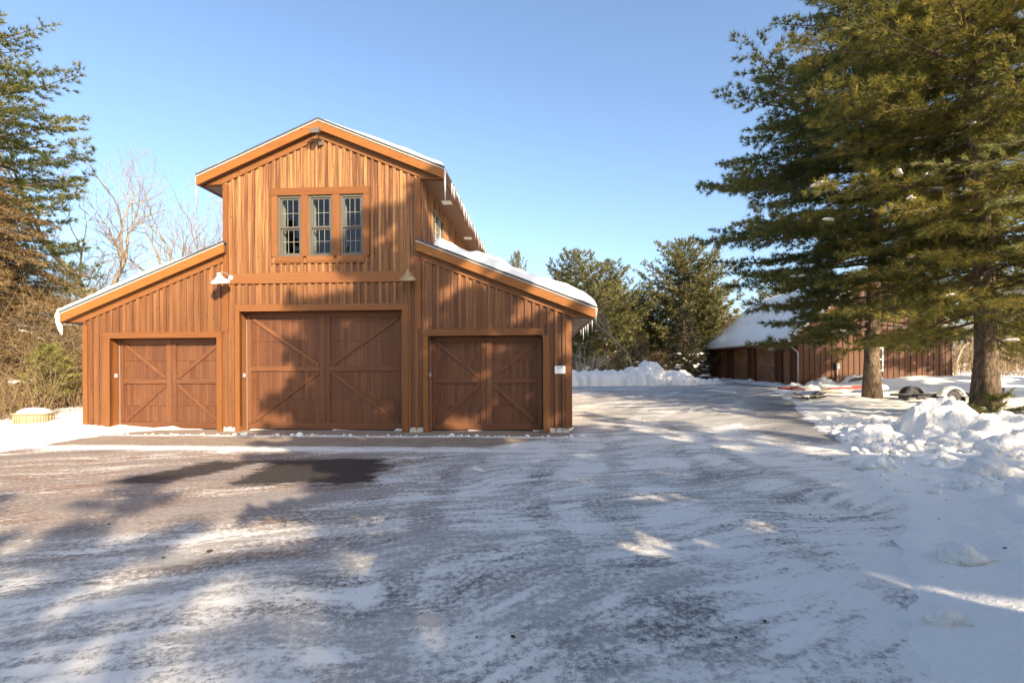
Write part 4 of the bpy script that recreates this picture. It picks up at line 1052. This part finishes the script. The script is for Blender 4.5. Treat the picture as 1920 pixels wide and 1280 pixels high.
for i, (bz, tp) in enumerate([(5.2, (8.7, 9.9, 5.95)), (4.8, (9.6, 9.4, 5.0)), (6.4, (10.4, 10.6, 6.6)), (5.8, (10.2, 9.2, 5.55)), (4.2, (10.9, 10.2, 4.3)), (7.4, (11.3, 10.4, 8.2)), (3.6, (11.6, 10.6, 3.0))]):
    bw_, fl_ = bough(80 + i, (0, 0, bz - .0), (tp[0] - 15.9, tp[1] - 8.6, tp[2] - pz), '', '')
    n0 = len(tr.v); tr.v += bw_.v; tr.f += [tuple(a + n0 for a in f) for f in bw_.f]; tr.r += bw_.r
    Vs.append(fl_[0]); Fs.append(fl_[1] + off); Ts.append(fl_[2]); off += len(fl_[0])
tr.build('trunk', BARK, pr, True); np_mesh('crown', np.concatenate(Vs), np.concatenate(Fs), LLIME, pr, np.concatenate(Ts))

# ------------------------------------------------------------------ snow banks, piles and chunks
def pile(name, cx, cy, blobs, label, half=(2, 2), step=.06, nzs=(.10, 2.2, .05, 6.), mat=SNOWP, group=None, cat='snow pile', dx=0.):
    cx += dx; blobs = [(b[0] + dx,) + tuple(b[1:]) for b in blobs]
    xs = np.arange(cx - half[0], cx + half[0] + step, step); ys = np.arange(cy - half[1], cy + half[1] + step, step)
    def fn(x, y):
        g = base_z(x, y); z = -.3
        for bx, by, rx, ry, h, pw in blobs:
            q = ((x - bx) / rx) ** 2 + ((y - by) / ry) ** 2 + .35 * nz(x, y, 1.5, bx) + .12 * nz(x, y, 4.5, by)
            if q < 1: z = max(z, h * (max(0., 1 - max(q, 0))) ** pw)
        if z > -.2:
            k = smooth(0, .25, z); z += k * (1.6 * nzs[0] * (vor(x * 1.7, y * 1.7, cx) - .3) + .8 * nzs[0] * (vor(x * 4.3, y * 4.3, cy) - .3) + nzs[0] * nz(x, y, nzs[1], 7.) + nzs[2] * nz(x, y, nzs[3], 2.) + .5 * nzs[2] * abs(nz(x, y, nzs[3] * 2.1, 5.)))
        return g + z
    return tag(grid_mesh(name, list(xs), list(ys), fn, mat), label, cat, group)
pile('snow_pile', 7.6, 32.4, [(3.2, 32.2, 2.6, 1.6, 1.0, .5), (5.6, 32.3, 2.4, 1.6, .98, .45), (8.2, 32.6, 2.4, 1.7, 1.1, .5), (9.4, 33.0, 1.3, 1.2, 1.55, .55), (11.0, 32.8, 1.7, 1.6, .95, .5), (12.9, 33.6, 1.9, 1.3, .35, .6), (1.0, 32, 2.4, 1.6, .8, .6)], 'long ploughed snow bank closing the end of the driveway', (9.5, 2.6), .09, (.12, 1.1, .09, 3.2), cat='snow bank')
pile('snow_pile', 9.7, 10.6, [(9.3, 10.9, .8, .7, 1.0, .42), (9.95, 10.2, .9, .7, .74, .42), (8.85, 10.2, .8, .7, .45, .45), (10.6, 10.9, .75, .7, .66, .5), (8.2, 11.4, 1.0, .7, .36, .6)], 'tall broken pile of ploughed snow in front of the trailer wheel', (3.0, 2.4), .045, (.10, 2.6, .07, 7.), dx=.45)
pile('snow_pile', 10.2, 9.0, [(10.1, 9.3, .8, .65, .66, .40), (9.5, 8.7, .6, .5, .36, .42), (10.7, 8.8, .9, .8, .62, .42), (9.2, 9.3, .5, .5, .42, .45), (10.5, 8.1, .7, .5, .42, .5)], 'lumpy snow heap at the right edge of the photo', (2.4, 2.2), .045, (.10, 2.9, .07, 7.), dx=.5)
pile('snow_pile', 15.3, 27.3, [(17.4, 26.5, .7, .5, .62, .5), (19.0, 25.8, 1.6, .8, .8, .5), (16.9, 26.9, .5, .4, .4, .5)], 'low snow heap against the gable end of the garage', (6, 1.8), .08)
def chunk(x, y, s, label, seed, group=None, fl=.9):
    m = MB(); n = snow_z(x, y)
    m.rock((x, y, n + s * .16), s * 1.05, s * .8, s * fl, seed * .7, seed); m.rock((x + s * .7, y - s * .1, n + s * .06), s * .62, s * .55, s * .5 * fl, seed, seed + 5); m.rock((x - s * .5, y - s * .3, n + s * .03), s * .5, s * .45, s * .4 * fl, seed, seed + 9)
    o = m.build('snow_chunk', SNOWP, None, True); return tag(o, label, 'snow chunk', group)
chunk(7.15, 7.25, .26, 'large rounded snow chunk beside the trodden snow', 3)
chunk(4.05, 4.35, .20, 'half sunken snow lump below the large chunk', 6, fl=.6)
chunk(3.0, 3.35, .13, 'smallest snow lump near the bottom right corner', 9, fl=.7)
cl = MB(); rc = random.Random(4)
for i in range(620):
    if i >= 420:
        y_ = rc.gauss(9.9, 1.1); x_ = rc.gauss(9.3, 1.3)
        if x_ < edge_x(y_): continue
    elif i < 220: y_ = rc.uniform(6.5, 15); x_ = edge_x(y_) + abs(rc.gauss(0, 1.6)) + .1
    elif i < 310: y_ = rc.uniform(27, 44); x_ = 16.2 + (y_ - 27.5) * .094 - rc.uniform(.0, .5)
    else:
        a_ = rc.uniform(-6.9, 7.2); b_ = -.82 + rc.gauss(0, .05); v = BM @ Vector((a_, b_, 0)); x_, y_ = v.x, v.y
    s = abs(rc.gauss(0, .045)) + .015
    if 310 <= i < 420: s *= .5
    if i >= 420: s = abs(rc.gauss(0, .07)) + .02
    if 220 <= i < 310: s *= 2.2
    zz = snow_z(x_, y_) if i < 220 or i >= 420 else base_z(x_, y_) + .02
    cl.rock((x_, y_, zz + s * .2), s * 1.2, s, s * .8, rc.uniform(0, 6), i, s)
tag(cl.build('snow_clods', SNOWP, None, True), 'small crumbs of ploughed snow along the edges of the driveway', 'snow', kind='stuff')
# ridge of snow along garage doors
pile('snow_ridge', 16.6, 36, [(16.15 + .094 * (q - 27.5), q, .42, .9, .20 + .06 * math.sin(q * 3), .6) for q in np.arange(28.6, 44, .8)], 'low snow ridge along the garage doors', (2, 9), .09, (.05, 3., .03, 8.), cat='snow ridge')

# ------------------------------------------------------------------ trailers, planter, debris
tz = .14
tl = empty('utility_trailer', (16.0, 17.6, tz), R(4)); tag(tl, 'small trailer with white fender, partly buried in snow by the pine', 'trailer')
def wheel(par, x, y, z):
    M = Matrix.Rotation(R(90), 3, 'X'); m = MB()
    m.lathe([(.19, -.085), (.29, -.09), (.325, -.06), (.33, 0), (.325, .06), (.29, .09), (.19, .085)], (x, y, z), 28, M); wh = m.build('wheel', RUBBER, par, True)
    m = MB(); m.lathe([(.19, .085), (.185, .02), (.12, .05), (.06, .065), (0, .065)], (x, y, z), 24, M); m.build('rim', STEEL, wh, True)
wheel(tl, 0, -.1, .33); wheel(tl, 0, 1.5, .33)
m = MB()
for yo in (-.24, 1.36):
    m = MB(); n0 = 0; K = 14
    for j in range(K + 1):
        a = R(-8 + 196 * j / K); 
        for rr_, yy_ in ((.40, yo), (.40, yo + .30), (.425, yo + .30), (.425, yo)): m.v.append((math.cos(a) * rr_, yy_, .33 + math.sin(a) * rr_))
    for j in range(K):
        for q in range(4): b0 = n0 + j * 4; m.f.append((b0 + q, b0 + (q + 1) % 4, b0 + 4 + (q + 1) % 4, b0 + 4 + q)); m.r.append(.5)
    m.build('fender', BLACK, tl)
m = MB(); m.box(-1.1, 2.2, .1, .16, .40, .48); m.box(-1.1, 2.2, 1.24, 1.3, .40, .48)
for q in (-1.1, -.2, .7, 1.6, 2.14): m.box(q, q + .06, .16, 1.24, .41, .47)
m.build('frame', BLACK, tl)
m = MB(); m.bar((2.2, .2, .42), (3.3, .7, .42), .07, .06, (0, 0, 1)); m.bar((2.2, 1.2, .42), (3.3, .7, .42), .07, .06, (0, 0, 1)); m.tube([(3.0, .7, .3), (3.0, .7, .72)], .03, 8); m.build('tongue', BLACK, tl)
m = MB()
for k in range(15): a = R(20 + 140 * k / 14); m.blob((math.cos(a) * .43, -.1, .33 + math.sin(a) * .43 + .02), .10, .17, .05, 0, k, .4)
tag(m.build('fender_snow', SNOW, None, True), 'strip of snow capping the trailer fender', 'snow', kind='stuff'); bpy.data.objects['fender_snow'].location = tl.location; bpy.data.objects['fender_snow'].rotation_euler = tl.rotation_euler
rt = empty('boat_trailer', (12.9, 21.6, .50), R(1)); tag(rt, 'red trailer beams half buried in the snow behind the nearest pine', 'trailer')
m = MB(); m.bar((-.3, 0, .12), (2.6, .1, .16), .10, .09, (0, 0, 1)); m.bar((-.3, .02, .12), (-.3, 1.1, .12), .08, .08, (0, 0, 1)); m.bar((-.3, 1.1, .12), (4.4, .55, .2), .10, .09, (0, 0, 1)); m.bar((2.6, .1, .16), (4.4, .5, .22), .10, .09, (0, 0, 1)); m.build('frame', RED, rt)
m = MB(); m.box(3.72, 3.84, .3, .42, -.1, .46); m.tube([(3.78, .2, .4), (3.78, .5, .4)], .05, 10); m.build('winch_post', BLACK, rt)
m = MB(); m.blob((.7, .1, .2), .55, .3, .13, 0, 4, .5); m.blob((2.0, .6, .16), .9, .5, .2, 0, 8, .5); m.blob((3.9, .5, .2), .6, .35, .16, 0, 2, .4)
for i, v in enumerate(m.v): m.v[i] = tuple(rt.matrix_basis @ Vector(v))
tag(m.build('trailer_snow', SNOW, None, True), 'snow lying over the red trailer beams', 'snow', kind='stuff')

pl = empty('planter', (-14.45, 14.5, snow_z(-14.45, 14.2) - .04), R(8)); tag(pl, 'tan basket planter heaped with snow left of the barn', 'planter')
m = MB(); K = 28
def ell(rx, ry, z): return [(rx * math.copysign(abs(math.cos(a)) ** .6, math.cos(a)), ry * math.copysign(abs(math.sin(a)) ** .6, math.sin(a)), z) for a in [2 * math.pi * j / K for j in range(K)]]
rings = [ell(.40, .24, 0), ell(.43, .26, .1), ell(.45, .28, .28), ell(.50, .32, .31), ell(.50, .32, .35), ell(.46, .28, .35), ell(.44, .26, .2)]
for rg in rings: m.v += rg
for i in range(len(rings) - 1):
    for j in range(K): m.f.append((i * K + j, i * K + (j + 1) % K, (i + 1) * K + (j + 1) % K, (i + 1) * K + j)); m.r.append(.4)
for j in range(0, K): m.box(rings[2][j][0] * 1.01 - .012, rings[2][j][0] * 1.01 + .012, rings[2][j][1] * 1.01 - .012, rings[2][j][1] * 1.01 + .012, .04, .27)
m.build('tub', BASKET, pl)
m = MB(); m.blob((0, 0, .33), .47, .29, .17, 0, 3, .15)
for i, v in enumerate(m.v): m.v[i] = tuple(pl.matrix_basis @ Vector(v))
tag(m.build('snow_heap', SNOW, None, True), 'mound of snow filling the tan planter', 'snow', kind='stuff')

# fallen pine sprays on the snow
def spray(loc, seed, size, label, leaf=LPINE, rz=0, n=7):
    rs = np.random.RandomState(seed); C = []; A = []; wd = MB()
    for i in range(n):
        a = rs.uniform(-1.2, 1.2) + (math.pi if i % 2 else 0); L = size * rs.uniform(.6, 1.1); d = np.array([math.cos(a), math.sin(a), rs.uniform(.0, .45)])
        k = max(6, int(L / .035)); q = np.linspace(.15, 1, k); C.append(d * (q[:, None] * L) + np.array([0, 0, .08])); A.append(np.repeat(d[None], k, 0)); wd.tube([(0, 0, .02), tuple(d * L)], [.014, .005], 4)
    fol = tufts_mesh(np.concatenate(C), np.concatenate(A), rs, 8, .13, .008, .5, .0)
    e = empty('fallen_bough', loc, rz); tag(e, label, 'bough'); wd.build('stem', BARK, e); np_mesh('needles', fol[0], fol[1], leaf, e, fol[2]); return e
spray((12.5, 20.3, snow_z(12.5, 20.3)), 91, .75, 'dark fallen pine bough lying by the red trailer beams', LDARK)
spray((12.9, 12.9, snow_z(12.9, 12.9)), 92, .95, 'green fallen boughs heaped at the foot of the thick pine', LPINE, n=12)
spray((13.4, 13.25, snow_z(13.4, 13.25) + .25), 93, .7, 'needled sucker shoots against the thick pine trunk', LPINE, n=8)
# dark crumbs on the driveway
db = MB(); rd = random.Random(12)
for i in range(60):
    x_ = rd.uniform(-5, 8); y_ = rd.uniform(3, 11)
    if i < 5: x_, y_ = [(-3.35, 4.6), (-3.0, 4.75), (-2.55, 4.45), (-.93, 3.2), (-1.2, 3.3)][i]
    if rd.random() < .2: x_ = edge_x(y_) + rd.uniform(0, 2)
    s = rd.uniform(.004, .012) * (2.2 if i < 5 else 1); zz = max(base_z(x_, y_) + .008, snow_z(x_, y_))
    db.blob((x_, y_, zz + s * .3), s * 1.5, s, s * .6, rd.uniform(0, 6), i, .5)
tag(db.build('debris', simple('dark_litter', (.035, .028, .02), .9)), 'dark crumbs of litter scattered over the ice', 'debris', kind='stuff')
